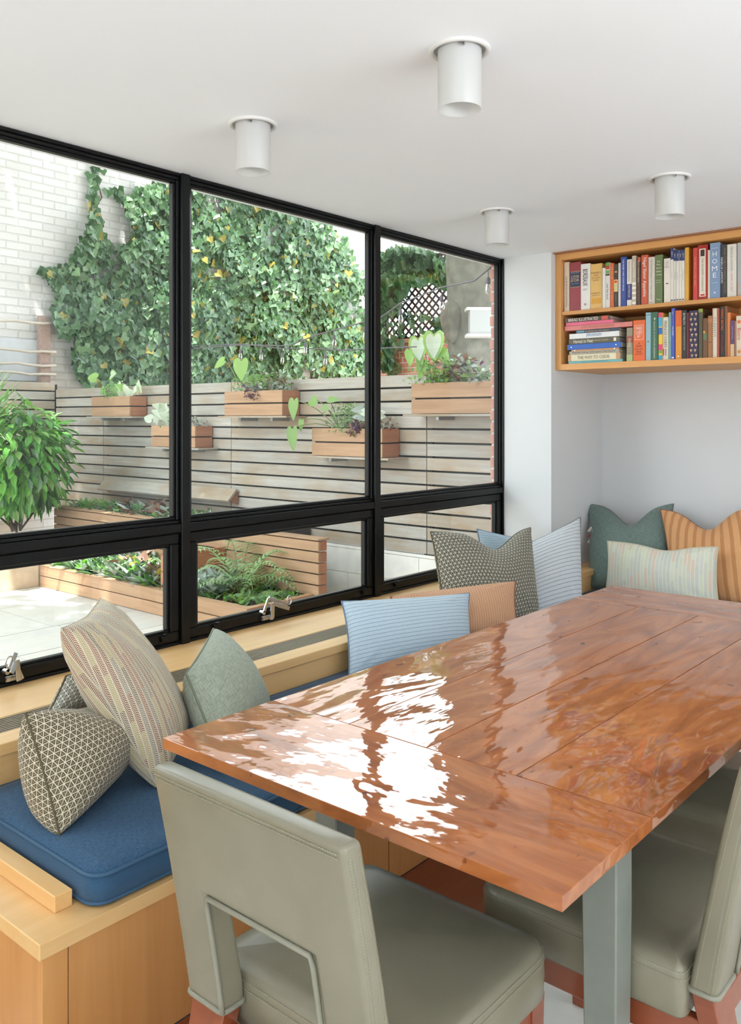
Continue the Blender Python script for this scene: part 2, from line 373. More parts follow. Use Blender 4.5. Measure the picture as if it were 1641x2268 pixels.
def stripe_fabric(name, c1, c2, period=.017, width=.35, along='v', dash=.006, c3=None, big=None):
    m, nt, b = fabric(name); u, v, uv = uvs(nt)
    a, bb = (v, u) if along == 'v' else (u, v)
    a = math_(nt, 'ADD', a, math_(nt, 'MULTIPLY', noise(nt, uv, 14, 2), .004))
    st = math_(nt, 'LESS_THAN', math_(nt, 'FRACT', math_(nt, 'DIVIDE', a, period)), width)
    if dash: st = math_(nt, 'MULTIPLY', st, math_(nt, 'MULTIPLY_ADD', math_(nt, 'LESS_THAN', math_(nt, 'FRACT', math_(nt, 'ADD', math_(nt, 'DIVIDE', bb, dash), math_(nt, 'MULTIPLY', noise(nt, uv, 300, 1), .8))), .5), .55, .45))
    f = noise(nt, uv, 160, 3); base = mixc(nt, f, lin(*c1), lin(*(min(255, x + 22) for x in c1)))
    nt.links.new(mixc(nt, st, base, lin(*c2)), b.inputs['Base Color']); weave(nt, b, u, v, 1100, .5)
    return m
def solid_fabric(name, c1, c2, s=130, wv=1400):
    m, nt, b = fabric(name); u, v, uv = uvs(nt)
    mp = nt.nodes.new('ShaderNodeMapping'); mp.inputs['Scale'].default_value = (1, .15, 1); nt.links.new(uv, mp.inputs[0])
    mq = nt.nodes.new('ShaderNodeMapping'); mq.inputs['Scale'].default_value = (.15, 1, 1); nt.links.new(uv, mq.inputs[0])
    f = math_(nt, 'MULTIPLY', math_(nt, 'ADD', noise(nt, mp.outputs[0], s * 2, 3), noise(nt, mq.outputs[0], s * 2, 3)), .5)
    nt.links.new(ramp(nt, f, [(.4, lin(*c1)), (.6, lin(*c2))]), b.inputs['Base Color']); bump(nt, b, f, .6, .0012)
    return m
M['tri'] = tri_fabric('triangle_print'); M['tri2'] = tri_fabric('triangle_print_dark', .019, (74, 72, 56), (208, 204, 190))
M['tri3'] = tri_fabric('triangle_print_pale', .0155, (112, 112, 102), (222, 218, 208))
M['chev'] = chevron_fabric('chevron_weave')
M['chev2'] = chevron_fabric('pale_chevron_weave', .022, .0075, [(178, 178, 164), (190, 192, 160), (206, 164, 136), (170, 176, 170), (196, 204, 172), (186, 184, 178)], (222, 222, 208), .55, .85)
M['bluestripe'] = stripe_fabric('blue_dash_stripe', (180, 197, 208), (132, 156, 180), .016, .2)
M['greystripe'] = stripe_fabric('grey_blue_stripe', (196, 201, 206), (146, 153, 162), .024, .22)
M['skystripe'] = stripe_fabric('sky_blue_weave', (178, 202, 216), (156, 184, 204), .014, .3)
M['peach'] = stripe_fabric('peach_weave', (196, 150, 116), (180, 130, 98), .012, .3, 'u')
M['orange'] = stripe_fabric('orange_stripe', (204, 152, 104), (192, 136, 90), .052, .4, 'u', 0)
M['sagefab'] = solid_fabric('sage_linen', (136, 144, 128), (164, 170, 154))
M['bluegreen'] = solid_fabric('blue_green_linen', (98, 118, 114), (124, 140, 134))
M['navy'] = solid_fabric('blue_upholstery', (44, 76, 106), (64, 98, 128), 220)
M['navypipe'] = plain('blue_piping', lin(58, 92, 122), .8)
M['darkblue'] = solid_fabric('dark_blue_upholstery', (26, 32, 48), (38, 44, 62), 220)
M['dkpipe'] = plain('dark_olive_piping', lin(92, 84, 62), .9); M['bluepipe'] = plain('blue_grey_piping', lin(110, 130, 150), .9)
M['greypipe'] = plain('grey_piping', lin(104, 112, 116), .9); M['sagepipe'] = plain('sage_piping', lin(118, 126, 108), .9)
M['rustpipe'] = plain('rust_piping', lin(150, 92, 66), .9); M['creampipe'] = plain('cream_piping', lin(196, 188, 168), .9)

# ------------------------------------------------------------------ room shell
CEIL, WIN, PIER, ALC = 2.447, 2.82, 4.573, 5.25
def struct(name, mb, m, bevel=0): o = part(name, mb, m, None, bevel); o['kind'] = 'structure'; return o
fl = struct('floor', MB().box(-3, 5.3, -3.4, 2.9, -.08, -.006), M['grout'])
tm = None
T = .4572
for i in range(18):
    for j in range(14):
        x0, y0 = -3 + i * T, -3.4 + j * T
        if x0 > 4.5 or y0 > 1.8: continue
        if tm is None: tm = part('tile', MB().box(0, T - .0022, 0, T - .0022, -.006, 0), M['floor'], fl); tm.location = (x0, y0, 0)
        else:
            c = tm.copy(); C.objects.link(c); c.parent = fl; c.location = (x0, y0, 0)
c_ = MB(); c_.box(-3.1, 5.4, -3.5, 3.0, CEIL, CEIL + .25)
struct('ceiling', c_, M['ceil'])
# far wall: pier beside the window, alcove side and alcove back
struct('wall_far', MB().box(PIER, PIER + .9, 2.486, 2.86, -.05, CEIL), M['paint'])
struct('wall_alcove', MB().box(ALC, ALC + .2, -3.5, 2.486, -.05, CEIL), M['paint'])
struct('wall_left', MB().box(-3.1, PIER, WIN + .01, WIN + .16, -.3, .548).box(-3.1, -.30, WIN + .01, WIN + .16, .548, CEIL), M['paint'])
# rear and side walls with openings that hold the added fill lamps
struct('wall_rear', MB().box(-3.1, -2.98, -3.5, -2.75, -.05, CEIL).box(-3.1, -2.98, 1.55, 2.9, -.05, CEIL).box(-3.1, -2.98, -2.75, 1.55, -.05, .62).box(-3.1, -2.98, -2.75, 1.55, 2.38, CEIL).box(-3.12, -3.1, -2.75, 1.55, .62, 2.38), M['paint'])
struct('wall_right', MB().box(-3.1, -1.35, -3.5, -3.38, -.05, CEIL).box(3.75, 5.4, -3.5, -3.38, -.05, CEIL).box(-1.35, 3.75, -3.5, -3.38, -.05, .62).box(-1.35, 3.75, -3.5, -3.38, 2.38, CEIL).box(-1.35, 3.75, -3.52, -3.5, .62, 2.38), M['paint'])

# ------------------------------------------------------------------ windows
def ring(mb, x0, x1, z0, z1, w, y0, y1):
    mb.box(x0, x1, y0, y1, z0, z0 + w); mb.box(x0, x1, y0, y1, z1 - w, z1)
    mb.box(x0, x0 + w, y0, y1, z0 + w, z1 - w); mb.box(x1 - w, x1, y0, y1, z0 + w, z1 - w)
def window(n, a, b, label, crank=None, jamb_r=False):
    r = new('window_%d' % n, (a, WIN, .548)); r['kind'] = 'structure'; r['label'] = label
    y = WIN
    # fixed frame: face members then stepped beads
    f = MB(); f.box(a - .021, a + .021, y - .012, y + .05, .548, CEIL)
    if jamb_r: f.box(b - .009, b + .002, y - .012, y + .04, .548, CEIL); b += .012
    f.box(a + .021, b - .021, y - .002, y + .05, CEIL - .014, CEIL)
    f.box(a + .021, b - .021, y - .008, y + .05, 1.005, 1.04)
    f.box(a + .021, b - .021, y - .004, y + .05, .548, .565)
    part('frame', f, M['black'], r, .003)
    g = MB(); ring(g, a + .021, b - .021, 1.04, CEIL - .014, .014, y + .005, y + .045); part('outer_bead', g, M['black'], r, .003)
    g = MB(); ring(g, a + .033, b - .033, 1.054, CEIL - .026, .014, y + .014, y + .042); part('inner_bead', g, M['black'], r, .003)
    part('pane', MB().box(a + .040, b - .040, y + .028, y + .032, 1.06, CEIL - .032), M['glass'], r)
    # awning sash below
    s = MB(); ring(s, a + .024, b - .024, .568, 1.002, .042, y + .002, y + .044); so_ = part('sash', s, M['black'], r, .004)
    g = MB(); ring(g, a + .064, b - .064, .605, .962, .014, y + .012, y + .040); part('sash_bead', g, M['black'], so_, .003)
    part('sash_pane', MB().box(a + .072, b - .072, y + .024, y + .028, .612, .956), M['glass'], so_)
    for hx in (a + .16, b - .10):
        part('hinge_clip', MB().box(hx - .016, hx + .016, y - .01, y + .02, .583, .603).box(hx - .005, hx + .012, y - .014, y + .0, .603, .612), M['black'], so_, .001)
    if crank:
        cx, dirn = crank; k = MB(); z = .575
        k.box(cx - .028, cx + .028, y - .006, y + .004, z - .004, z + .016)
        kk = part('crank_base', k, M['steel'], r, .002)
        q = MB(); Y = y - .018
        P0, P1, P2 = Vector((cx - .03, Y, z + .035)), Vector((cx + dirn * .0, Y, z + .095)), Vector((cx + dirn * .105, Y - .01, z + .048))
        def bar(p, q_, wd, th=.004, yy=0):
            d = (q_ - p); nn = Vector((-d.z, 0, d.x)).normalized()
            q.obox((p + q_) / 2 + Vector((0, yy, 0)), d / 2, nn * wd, Vector((0, th, 0)))
        bar(P0, P1, .007); bar(P1, P2, .0085)
        bar(Vector((cx + .005, Y, z + .0)), Vector((cx + dirn * .012, Y, z + .072)), .009, .004, -.012)
        bar(Vector((cx + .022, Y, z + .0)), Vector((cx + dirn * .026, Y, z + .068)), .007, .004, -.002)
        bar(Vector((cx + dirn * .012, Y, z + .07)), P2 + Vector((0, 0, -.014)), .0085, .003, -.012)
        part('crank_arm', q, M['steel'], r, .0015)
        q = MB(); c0 = P2 + Vector((dirn * .008, -.004, .022))
        q.tube([c0 + Vector((math.cos(t) * .014, 0, math.sin(t) * .02)) for t in [i * math.tau / 18 for i in range(18)]], .003, 8, closed=True)
        part('crank_ring', q, M['steel'], r, smooth=True)
        q = MB()
        for sx_ in (-.022, .022): q.tube([(cx + sx_, y - .004, z + .006), (cx + sx_, y - .012, z + .006)], .008, 12)
        q.tube([P0 + Vector((0, -.004, 0)), P0 + Vector((0, .02, 0))], .009, 12)
        part('screw', q, M['steel'], r)
    return r
b3 = [-.253, .952, 2.157, 3.362, PIER]
window(1, b3[0], b3[1], 'black steel window bay outside the left edge of the picture')
window(2, b3[1], b3[2], 'left black steel window bay facing the white brick wall', crank=(1.44, -.25))
window(3, b3[2], b3[3], 'middle black steel window bay with ivy and planters behind', crank=(2.60, 1))
window(4, b3[3], b3[4], 'right black steel window bay next to the white pier', jamb_r=True)

# ------------------------------------------------------------------ window ledge with radiator grille
lg = thing('window_ledge', 'long maple ledge under the black windows with a slotted grille', 'ledge', (1, 2.6, 0))
LF, LZ, LE = 2.33, .556, ALC - .002
part('ledge_board', MB().box(-2.95, LE, LF, 2.416, LZ - .034, LZ), M['maple_x'], lg, .002)
part('ledge_board', MB().box(-2.95, 4.57, 2.541, WIN + .006, LZ - .034, LZ), M['maple_x'], lg, .002)
part('ledge_board', MB().box(4.40, LE, 2.416, 2.484, LZ - .034, LZ).box(4.40, 4.57, 2.416, 2.541, LZ - .034, LZ), M['maple_x'], lg)
part('front_board', MB().box(-2.95, LE, LF + .012, LF + .03, 0, LZ - .034), M['maple_x'], lg)
part('grille_channel', MB().box(-2.95, 4.40, 2.416, 2.541, LZ - .06, LZ - .04), M['gasket'], lg)
lg_m = plain('grille_bronze', lin(150, 138, 118), .4, metal=.3)
for i in range(9):
    y = 2.4225 + i * .0138; part('grille_slat', MB().box(-2.95, 4.40, y, y + .0052, LZ - .038, LZ - .002), lg_m, lg)

# ------------------------------------------------------------------ bench
bn = thing('window_bench', 'long maple box bench built in below the window ledge', 'bench', (1, 2.0, 0))
part('deck', MB().box(.916, 4.40, 1.683, 2.34, .330, .365), M['maple_x'], bn, .002)
part('end_rail', MB().box(.996, 1.040, 1.765, 2.335, .365, .403), M['maple_y'], bn, .002)
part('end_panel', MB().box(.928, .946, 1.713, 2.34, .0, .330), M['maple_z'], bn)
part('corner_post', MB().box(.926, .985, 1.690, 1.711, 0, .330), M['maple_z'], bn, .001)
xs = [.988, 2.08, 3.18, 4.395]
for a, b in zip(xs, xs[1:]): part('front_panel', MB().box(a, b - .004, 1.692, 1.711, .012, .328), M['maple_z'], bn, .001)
part('brown_board', MB().box(.99, 4.3, 1.36, 1.69, .0, .012), M['cherry'], bn, .002)  # low brown board on the floor in front of the bench
part('toe_board', MB().box(.95, 4.39, 1.715, 1.73, 0, .3), M['gasket'], bn)
eb = thing('end_bench', 'maple box bench under the bookshelf alcove, behind the table', 'bench', (4.8, 1, 0))
part('deck', MB().box(4.405, 5.24, -.6, 2.325, .330, .365), M['maple_y'], eb, .002)
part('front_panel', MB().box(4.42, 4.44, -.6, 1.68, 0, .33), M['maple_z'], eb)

def cushion(name, label, x0, x1, y0, y1, z0, z1, mat, pipe, r=.045):
    t = thing(name, label, 'seat cushion', ((x0 + x1) / 2, (y0 + y1) / 2, z0))
    def outline(o, n=8):
        pts = []
        for cx_, cy_, a0 in ((x1 - r, y1 - r, 0), (x0 + r, y1 - r, 90), (x0 + r, y0 + r, 180), (x1 - r, y0 + r, 270)):
            for k in range(n + 1):
                a = R(a0 + 90 * k / n); pts.append((cx_ + (r + o) * math.cos(a), cy_ + (r + o) * math.sin(a)))
        return pts
    mb = MB(); prof = [(-.03, z0), (-.006, z0), (0, z0 + .008), (.006, (z0 + z1) / 2), (0, z1 - .008), (-.008, z1 - .001), (-.03, z1 + .003), (-.06 if r < .06 else -.06, z1 + .007)]
    vs = []
    for o, z in prof: vs += [(x, y, z) for x, y in outline(max(o, -r + .001) if o < -r else o)]
    # inset rings shrink the rectangle uniformly
    n = len(outline(0)); fs = []
    for i in range(len(prof) - 1): fs += [(i * n + k, i * n + (k + 1) % n, (i + 1) * n + (k + 1) % n, (i + 1) * n + k) for k in range(n)]
    fs += [tuple(range(n))[::-1], tuple((len(prof) - 1) * n + k for k in range(n))]
    uv = [(x, y) if abs(z - (z0 + z1) / 2) > .02 else (x + z, y) for x, y, z in vs]
    mb.add(vs, fs, 0, uv); part('cushion_body', mb, mat, t, smooth=True)
    for z in (z0 + .008, z1 - .006): part('piping', MB().tube([(x, y, z) for x, y in outline(.001)], .0042, 8, closed=True), pipe, t, smooth=True)
    return t
cushion('bench_cushion', 'long blue piped seat cushion on the window bench', 1.057, 4.40, 1.703, 2.334, .366, .443, M['navy'], M['navypipe'])
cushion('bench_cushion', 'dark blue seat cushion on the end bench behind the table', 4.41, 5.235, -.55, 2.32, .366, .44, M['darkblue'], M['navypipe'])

# ------------------------------------------------------------------ pillows
def pillow(name, label, TL, TR, BR, BL, th, mat, pipe, pinch=.07, dent=0, dx=0, seed=0, pr_=.0035, wr=.006, rot=False, dirty=None, tassels=False):
    P = [Vector(p) for p in (TL, TR, BR, BL)]; ctr = sum(P, Vector()) / 4
    base = Vector((ctr.x, ctr.y, min(p.z for p in P)))
    t = thing(name, label, 'pillow', base, 'pillows along the window bench and end bench')
    wd = ((P[1] - P[0]).length + (P[2] - P[3]).length) / 2; ht = ((P[3] - P[0]).length + (P[2] - P[1]).length) / 2
    nr = ((P[1] - P[0]) + (P[2] - P[3])).cross((P[3] - P[0]) + (P[2] - P[1])).normalized()
    if nr.dot(Vector((0, 0, EYE)) - ctr) < 0: nr = -nr
    n = 34; rnd = random.Random(seed); ph = [rnd.uniform(0, 6) for _ in range(8)]
    def pt(a, b, s):
        u = a * (1 - pinch * (1 - b * b) ** .9); v = b * (1 - pinch * (1 - a * a) ** .9)
        g = math.exp(-((a - dx) / .42) ** 2)
        if dent: v -= dent * g * max(0, (b + 1) / 2) ** 2.2
        p = (P[0] * (1 - u) * (1 + v) + P[1] * (1 + u) * (1 + v) + P[2] * (1 + u) * (1 - v) + P[3] * (1 - u) * (1 - v)) / 4
        e = max(0, (1 - a * a) * (1 - b * b)); tt = e ** .42
        tt *= 1 + .06 * math.sin(2.3 * a + ph[0]) * math.cos(2.1 * b + ph[1])
        if dent: tt *= 1 - .42 * g * max(0, b) ** 1.5
        # creases radiating from the corners
        c = 0
        for i, (ca, cb_) in enumerate(((-1, -1), (1, -1), (1, 1), (-1, 1))):
            rr = math.hypot(a - ca, b - cb_); an = math.atan2(b - cb_, a - ca)
            c += math.sin(an * 11 + ph[i]) * math.exp(-(rr / .55) ** 2) * min(1, rr * 3)
        return p + nr * s * (th / 2 * tt + wr * c * min(1, e * 4) + .0005)
    vs = []; uv = []
    for s in (1, -1):
        for j in range(n + 1):
            for i in range(n + 1):
                a = math.sin((i / n - .5) * math.pi) * .5 + (i / n * 2 - 1) * .5; b = math.sin((j / n - .5) * math.pi) * .5 + (j / n * 2 - 1) * .5
                vs.append(pt(a, b, s))
    K = (n + 1) ** 2; fs = []
    G = np.array([tuple(v) for v in vs]).reshape(2, n + 1, n + 1, 3)
    du = np.linalg.norm(np.diff(G, axis=2), axis=3); U_ = np.concatenate([np.zeros((2, n + 1, 1)), np.cumsum(du, 2)], 2); U_ -= U_[:, :, n // 2:n // 2 + 1]
    dv = np.linalg.norm(np.diff(G, axis=1), axis=3); V_ = np.concatenate([np.zeros((2, 1, n + 1)), np.cumsum(dv, 1)], 1); V_ -= V_[:, n // 2:n // 2 + 1, :]
    for s_ in range(2): uv += [((V_[s_, j, i], U_[s_, j, i]) if rot else (U_[s_, j, i], V_[s_, j, i])) for j in range(n + 1) for i in range(n + 1)]
    idx = lambda s, i, j: s * K + j * (n + 1) + i
    edge = lambda i, j: i in (0, n) or j in (0, n)
    remap = {}
    for j in range(n + 1):
        for i in range(n + 1):
            if edge(i, j): remap[idx(1, i, j)] = idx(0, i, j)
    for s in (0, 1):
        for j in range(n):
            for i in range(n):
                q = [idx(s, i, j), idx(s, i + 1, j), idx(s, i + 1, j + 1), idx(s, i, j + 1)]; q = [remap.get(k, k) for k in q]
                fs.append(tuple(q) if s == 0 else tuple(q[::-1]))
    mb = MB(); mb.add(vs, fs, 0, uv); me = part('pillow_cover', mb, mat, t, smooth=True)
    b_ = bmesh.new(); b_.from_mesh(me.data); bmesh.ops.delete(b_, geom=[x for x in b_.verts if not x.link_faces], context='VERTS'); bmesh.ops.recalc_face_normals(b_, faces=b_.faces); b_.to_mesh(me.data); b_.free()
    E_ = []
    g = [math.sin((i / n - .5) * math.pi) * .5 + (i / n * 2 - 1) * .5 for i in range(n + 1)]
    for i in range(n): E_.append(pt(g[i], -1, 0))
    for i in range(n): E_.append(pt(1, g[i], 0))
    for i in range(n): E_.append(pt(g[n - i], 1, 0))
    for i in range(n): E_.append(pt(-1, g[n - i], 0))
    part('piping', MB().tube(E_, pr_, 7, closed=True), pipe, t, smooth=True)
    return t
PL = pillow
A, E1 = dp(58, 1583, 2.22), dp(205, 1600, 2.62)
PL('throw_pillow', 'olive brown triangle print pillow slumped at the near end of the blue cushion', dp(56, 1580, 2.16), dp(235, 1560, 2.56), dp(262, 1715, 2.42), dp(132, 1850, 2.085), .27, M['tri'], M['dkpipe'], .04, .03, seed=1, pr_=.003)
PL('throw_pillow', 'grey triangle print pillow wedged behind the tall chevron pillow', dp(146, 1498, 2.60), dp(280, 1450, 2.95), dp(322, 1524, 2.86), dp(92, 1602, 2.50), .15, M['tri3'], M['dkpipe'], .05, seed=2)
PL('throw_pillow', 'large red and grey chevron pillow leaning tall against the ledge', dp(135, 1392, 2.22), dp(222, 1325, 2.72), dp(418, 1615, 2.62), dp(352, 1748, 2.34), .20, M['chev'], M['creampipe'], .05, .02, seed=3, pr_=.0025)
PL('throw_pillow', 'plain sage linen pillow standing on its corner beside the chevron pillow', dp(412, 1492, 2.54), dp(472, 1392, 2.92), dp(598, 1565, 2.80), dp(490, 1700, 2.42), .20, M['sagefab'], M['sagepipe'], .05, seed=4)
PL('throw_pillow', 'blue dash striped lumbar pillow on the window bench, beside the table edge', at(756, 1332, 'Y', 2.36), at(1040, 1314, 'Y', 2.12), at(1046, 1440, 'Y', 2.02), at(772, 1500, 'Y', 2.24), .15, M['bluestripe'], M['bluepipe'], .05, seed=5)
PL('throw_pillow', 'peach lumbar pillow half hidden behind the blue striped lumbar pillow', at(864, 1322, 'Y', 2.44), at(1142, 1288, 'Y', 2.08), at(1150, 1400, 'Y', 1.98), at(900, 1430, 'Y', 2.22), .13, M['peach'], M['rustpipe'], .05, seed=6)
PL('throw_pillow', 'square dark triangle print pillow with chopped top near the window', at(953, 1178, 'Y', 2.54), at(1175, 1168, 'Y', 2.36), at(1196, 1374, 'Y', 2.16), at(985, 1398, 'Y', 2.30), .17, M['tri2'], M['dkpipe'], .05, .42, .18, seed=7)
PL('throw_pillow', 'tall grey striped pillow leaning by the white pier', at(1150, 1214, 'Y', 2.45), at(1285, 1146, 'Y', 2.26), at(1290, 1352, 'Y', 2.10), at(1150, 1372, 'Y', 2.28), .15, M['greystripe'], M['greypipe'], .03, seed=8)
PL('throw_pillow', 'sky blue pillow showing its corner behind the dark triangle pillow', at(1056, 1172, 'Y', 2.66), at(1215, 1205, 'Y', 2.50), at(1210, 1290, 'Y', 2.46), at(1070, 1288, 'Y', 2.60), .12, M['skystripe'], M['bluepipe'], .04, seed=9)
PL('throw_pillow', 'blue green linen pillow with chopped top in the alcove corner', at(1302, 1116, 'X', 5.10), at(1492, 1116, 'X', 5.12), at(1480, 1323, 'X', 4.80), at(1302, 1303, 'X', 4.80), .17, M['bluegreen'], M['greypipe'], .06, .46, .05, seed=10)
PL('throw_pillow', 'orange striped pillow with chopped top at the right end of the alcove', at(1462, 1128, 'X', 5.02), at(1700, 1118, 'X', 5.08), at(1705, 1350, 'X', 4.74), at(1488, 1334, 'X', 4.74), .17, M['orange'], M['rustpipe'], .06, .44, -.1, seed=11)
PL('throw_pillow', 'pale green and pink chevron lumbar pillow in front of the alcove pillows', at(1346, 1199, 'X', 4.78), at(1590, 1212, 'X', 4.74), at(1592, 1345, 'X', 4.62), at(1340, 1318, 'X', 4.66), .13, M['chev2'], M['creampipe'], .04, .2, .1, seed=12, pr_=.005)
# hint of a tasselled pillow in the alcove corner
ts = thing('tasselled_pillow', 'white pillow with red and white tassels tucked in the alcove corner', 'pillow', (4.98, 2.36, .56))
mb = MB(); mb.lathe((5.02, 2.36, .60), [(.002, 0), (.05, .01), (.075, .05), (.08, .1), (.07, .15), (.03, .19), (.002, .2)], 20); part('pillow_cover', mb, plain('white_cotton', lin(216, 210, 206), .9), ts, smooth=True)
for i, (zz, c) in enumerate(((.76, 'white_tassel'), (.73, 'red_tassel'), (.70, 'white_tassel'))):
    p = at(1301, 1180, 'X', 4.98); tz = .79 - i * .035; mb = MB()
    for k in range(14):
        a = random.uniform(0, 6.28); mb.tube([(4.97, 2.425, tz), (4.97 - .012 + .012 * math.cos(a), 2.425 + .02 * math.sin(a), tz - .03)], .0016, 4)
    part('tassel', mb, plain(c, lin(214, 60, 44) if 'red' in c else lin(226, 214, 210), .9), ts)

# ------------------------------------------------------------------ dining table
tb = thing('dining_table', 'long varnished orange wood farm table with sage painted legs', 'table', (2.27, 1.09, 0))
X0, X1, Y0, Y1, TZ, TT = 1.143, 3.41, .603, 1.572, .76, .024
sA, sB = 1.472, 3.09; g_ = .0011
seams = [Y0, .877, 1.097, 1.318, Y1]
def top(a, b, c, d, m, z=TZ): part('tabletop_board', MB().box(a, b, c, d, z - TT, z), m, tb, .0012, seg=2)
top(X0, sA - g_, Y0, Y1, M['table_y']); top(sB + g_, X1, Y0, Y1, M['table_y'])
for i, (c, d) in enumerate(zip(seams, seams[1:])):
    top(sA + g_, sB - g_, c + (g_ if i else 0), d - (g_ if i < 3 else 0), M['table_x'], TZ - [.0, .0004, .0002, .0005][i])
part('underside', MB().box(X0 + .02, X1 - .02, Y0 + .02, Y1 - .02, TZ - TT - .006, TZ - TT - .0002), M['darkgap'], tb)
for a in ((1.48, 1.50, .74, 1.34), (3.02, 3.04, .74, 1.34), (1.52, 3.0, .74, .76), (1.52, 3.0, 1.32, 1.34)): part('apron', MB().box(*a, .675, .729), M['sage'], tb)
for lx, ly in ((1.457, .662), (1.457, 1.343), (3.0, .662), (3.0, 1.343)):
    l = MB(); a = .034; l.add([(lx + .034 + s1 * q, ly + .034 + s2 * q, z) for z, q in ((0, .028), (.55, .034), (.7299, .034)) for s1, s2 in ((-1, -1), (1, -1), (1, 1), (-1, 1))],
          [(0, 3, 2, 1), (8, 9, 10, 11)] + [(i * 4 + k, i * 4 + (k + 1) % 4, i * 4 + 4 + (k + 1) % 4, i * 4 + 4 + k) for i in (0, 1) for k in range(4)])
    part('leg', l, M['sage'], tb, .003)

# ------------------------------------------------------------------ chairs (local: +X forward, rear face of the back at the origin)
def make_chair():
    t = thing('dining_chair', '', 'chair', (0, 0, 0), 'grey green leather dining chairs'); t.rotation_euler = (0, 0, 1e-6); OFF[t.name] = Vector()
    def rake(z): k = (z - .43) / .43; return -.065 * k - .015 * k * k + .060   # rear face x
    def thick(z): return .052 - .010 * max(0, (z - .43) / .43)
    # backrest: inverted U slab
    hw, cw, z0, z1, zc = .225, .126, .432, .862, .652
    bm = bmesh.new(); zs = [z0 + (zc - z0) * i / 6 for i in range(7)] + [zc + (z1 - zc) * i / 7 for i in range(1, 8)]
    ys = [-hw, -(hw + cw) / 2, -cw, -cw / 3, cw / 3, cw, (hw + cw) / 2, hw]
    V = {}
    for zi, z in enumerate(zs):
        for yi, y in enumerate(ys):
            for s in (0, 1):
                puff = .005 * (1 - (y / hw) ** 2) if (0 < yi < 7 and 0 < zi < len(zs) - 1) else 0
                V[zi, yi, s] = bm.verts.new((rake(z) - puff * .2 if s == 0 else rake(z) + thick(z) + puff, y, z))
    cell = lambda zi, yi: 0 <= zi < len(zs) - 1 and 0 <= yi < 7 and not (zi < 6 and 2 <= yi <= 4)
    for zi in range(len(zs) - 1):
        for yi in range(7):
            if not cell(zi, yi): continue
            bm.faces.new([V[zi, yi, 0], V[zi + 1, yi, 0], V[zi + 1, yi + 1, 0], V[zi, yi + 1, 0]])
            bm.faces.new([V[zi, yi, 1], V[zi, yi + 1, 1], V[zi + 1, yi + 1, 1], V[zi + 1, yi, 1]])
            for dz, dy, e in ((-1, 0, ((0, 0), (0, 1))), (1, 0, ((1, 1), (1, 0))), (0, -1, ((1, 0), (0, 0))), (0, 1, ((0, 1), (1, 1)))):
                if not cell(zi + dz, yi + dy):
                    (a1, a2), (b1, b2) = e
                    bm.faces.new([V[zi + a1, yi + a2, 0], V[zi + b1, yi + b2, 0], V[zi + b1, yi + b2, 1], V[zi + a1, yi + a2, 1]])
    for v in list(bm.verts):
        if not v.link_faces: bm.verts.remove(v)
    bmesh.ops.recalc_face_normals(bm, faces=bm.faces)
    sharp = [e for e in bm.edges if len(e.link_faces) == 2 and e.calc_face_angle(0) > .9]
    bmesh.ops.bevel(bm, geom=sharp, offset=.011, segments=4, affect='EDGES', profile=.5, clamp_overlap=True)
    me = bpy.data.meshes.new('backrest'); bm.to_mesh(me); bm.free(); me.materials.append(M['leather']); me.polygons.foreach_set('use_smooth', [True] * len(me.polygons))
    o = bpy.data.objects.new('backrest', me); C.objects.link(o); o.parent = t
    # stitching: double rows just inside each edge of rear face and side band
    st = MB()
    def dashes(p, q, nrm):
        d = Vector(q) - Vector(p); n_ = max(1, round(d.length / .0052)); pit = d.length / n_; d.normalize()
        for k in range(n_): st.obox(Vector(p) + d * (k + .5) * pit, d * .0019, d.cross(Vector(nrm)) * .0005, Vector(nrm) * .0006)
    zz = [.44 + i * (.845 - .44) / 8 for i in range(9)]
    for sy in (-1, 1):
        for o1 in (.010, .017):
            for a, b in zip(zz, zz[1:]): dashes((rake(a) + o1 - .0004, sy * (hw + .0002), a), (rake(b) + o1 - .0004, sy * (hw + .0002), b), (0, sy, 0))
        for a, b in zip(zz, zz[1:]): dashes((rake(a) + thick(a) - .012, sy * (hw + .0002), a), (rake(b) + thick(b) - .012, sy * (hw + .0002), b), (0, sy, 0))
    for o1 in (.012, .019): dashes((rake(z1 - o1) - .0014, -hw + .012, z1 - o1), (rake(z1 - o1) - .0014, hw - .012, z1 - o1), (-1, 0, .17))
    part('stitching', st, M['stitch'], o)
    # piping round the cut-out and along the foot of each side
    pp = MB(); c = cw - .001
    path = [(rake(z) - .002, -c, z) for z in [.436 + .02 * i for i in range(11)]] + [(rake(zc) - .002, -c + .004, zc + .001), (rake(zc) - .002, c - .004, zc + .001)] + [(rake(z) - .002, c, z) for z in [.436 + .02 * (10 - i) for i in range(11)]]
    pp.tube(path, .0048, 8); part('cutout_piping', pp, M['leatherpipe'], o, smooth=True)
    for s in (-1, 1):
        xa, xb = rake(z0) - .001, rake(z0) + thick(z0) + .001; r_ = .0075
        pp = MB(); ya_, yb_ = sorted((s * (hw - .004), s * (cw + .004))); xa += .004; xb -= .004; rd = .008; zf = z0 + .002; lp = []
        for cx_, cy_, a0 in ((xb - rd, yb_ - rd, 0), (xa + rd, yb_ - rd, 90), (xa + rd, ya_ + rd, 180), (xb - rd, ya_ + rd, 270)): lp += [(cx_ + (rd + .003) * math.cos(R(a0 + t_)), cy_ + (rd + .003) * math.sin(R(a0 + t_)), zf) for t_ in (0, 30, 60, 90)]
        pp.tube(lp, .0052, 8, closed=True); part('foot_piping', pp, M['leatherpipe'], o, smooth=True)
    # seat
    sx0, sx1, sw = .112, .560, .238
    n = 22; vs = []; fs = []; prof = []
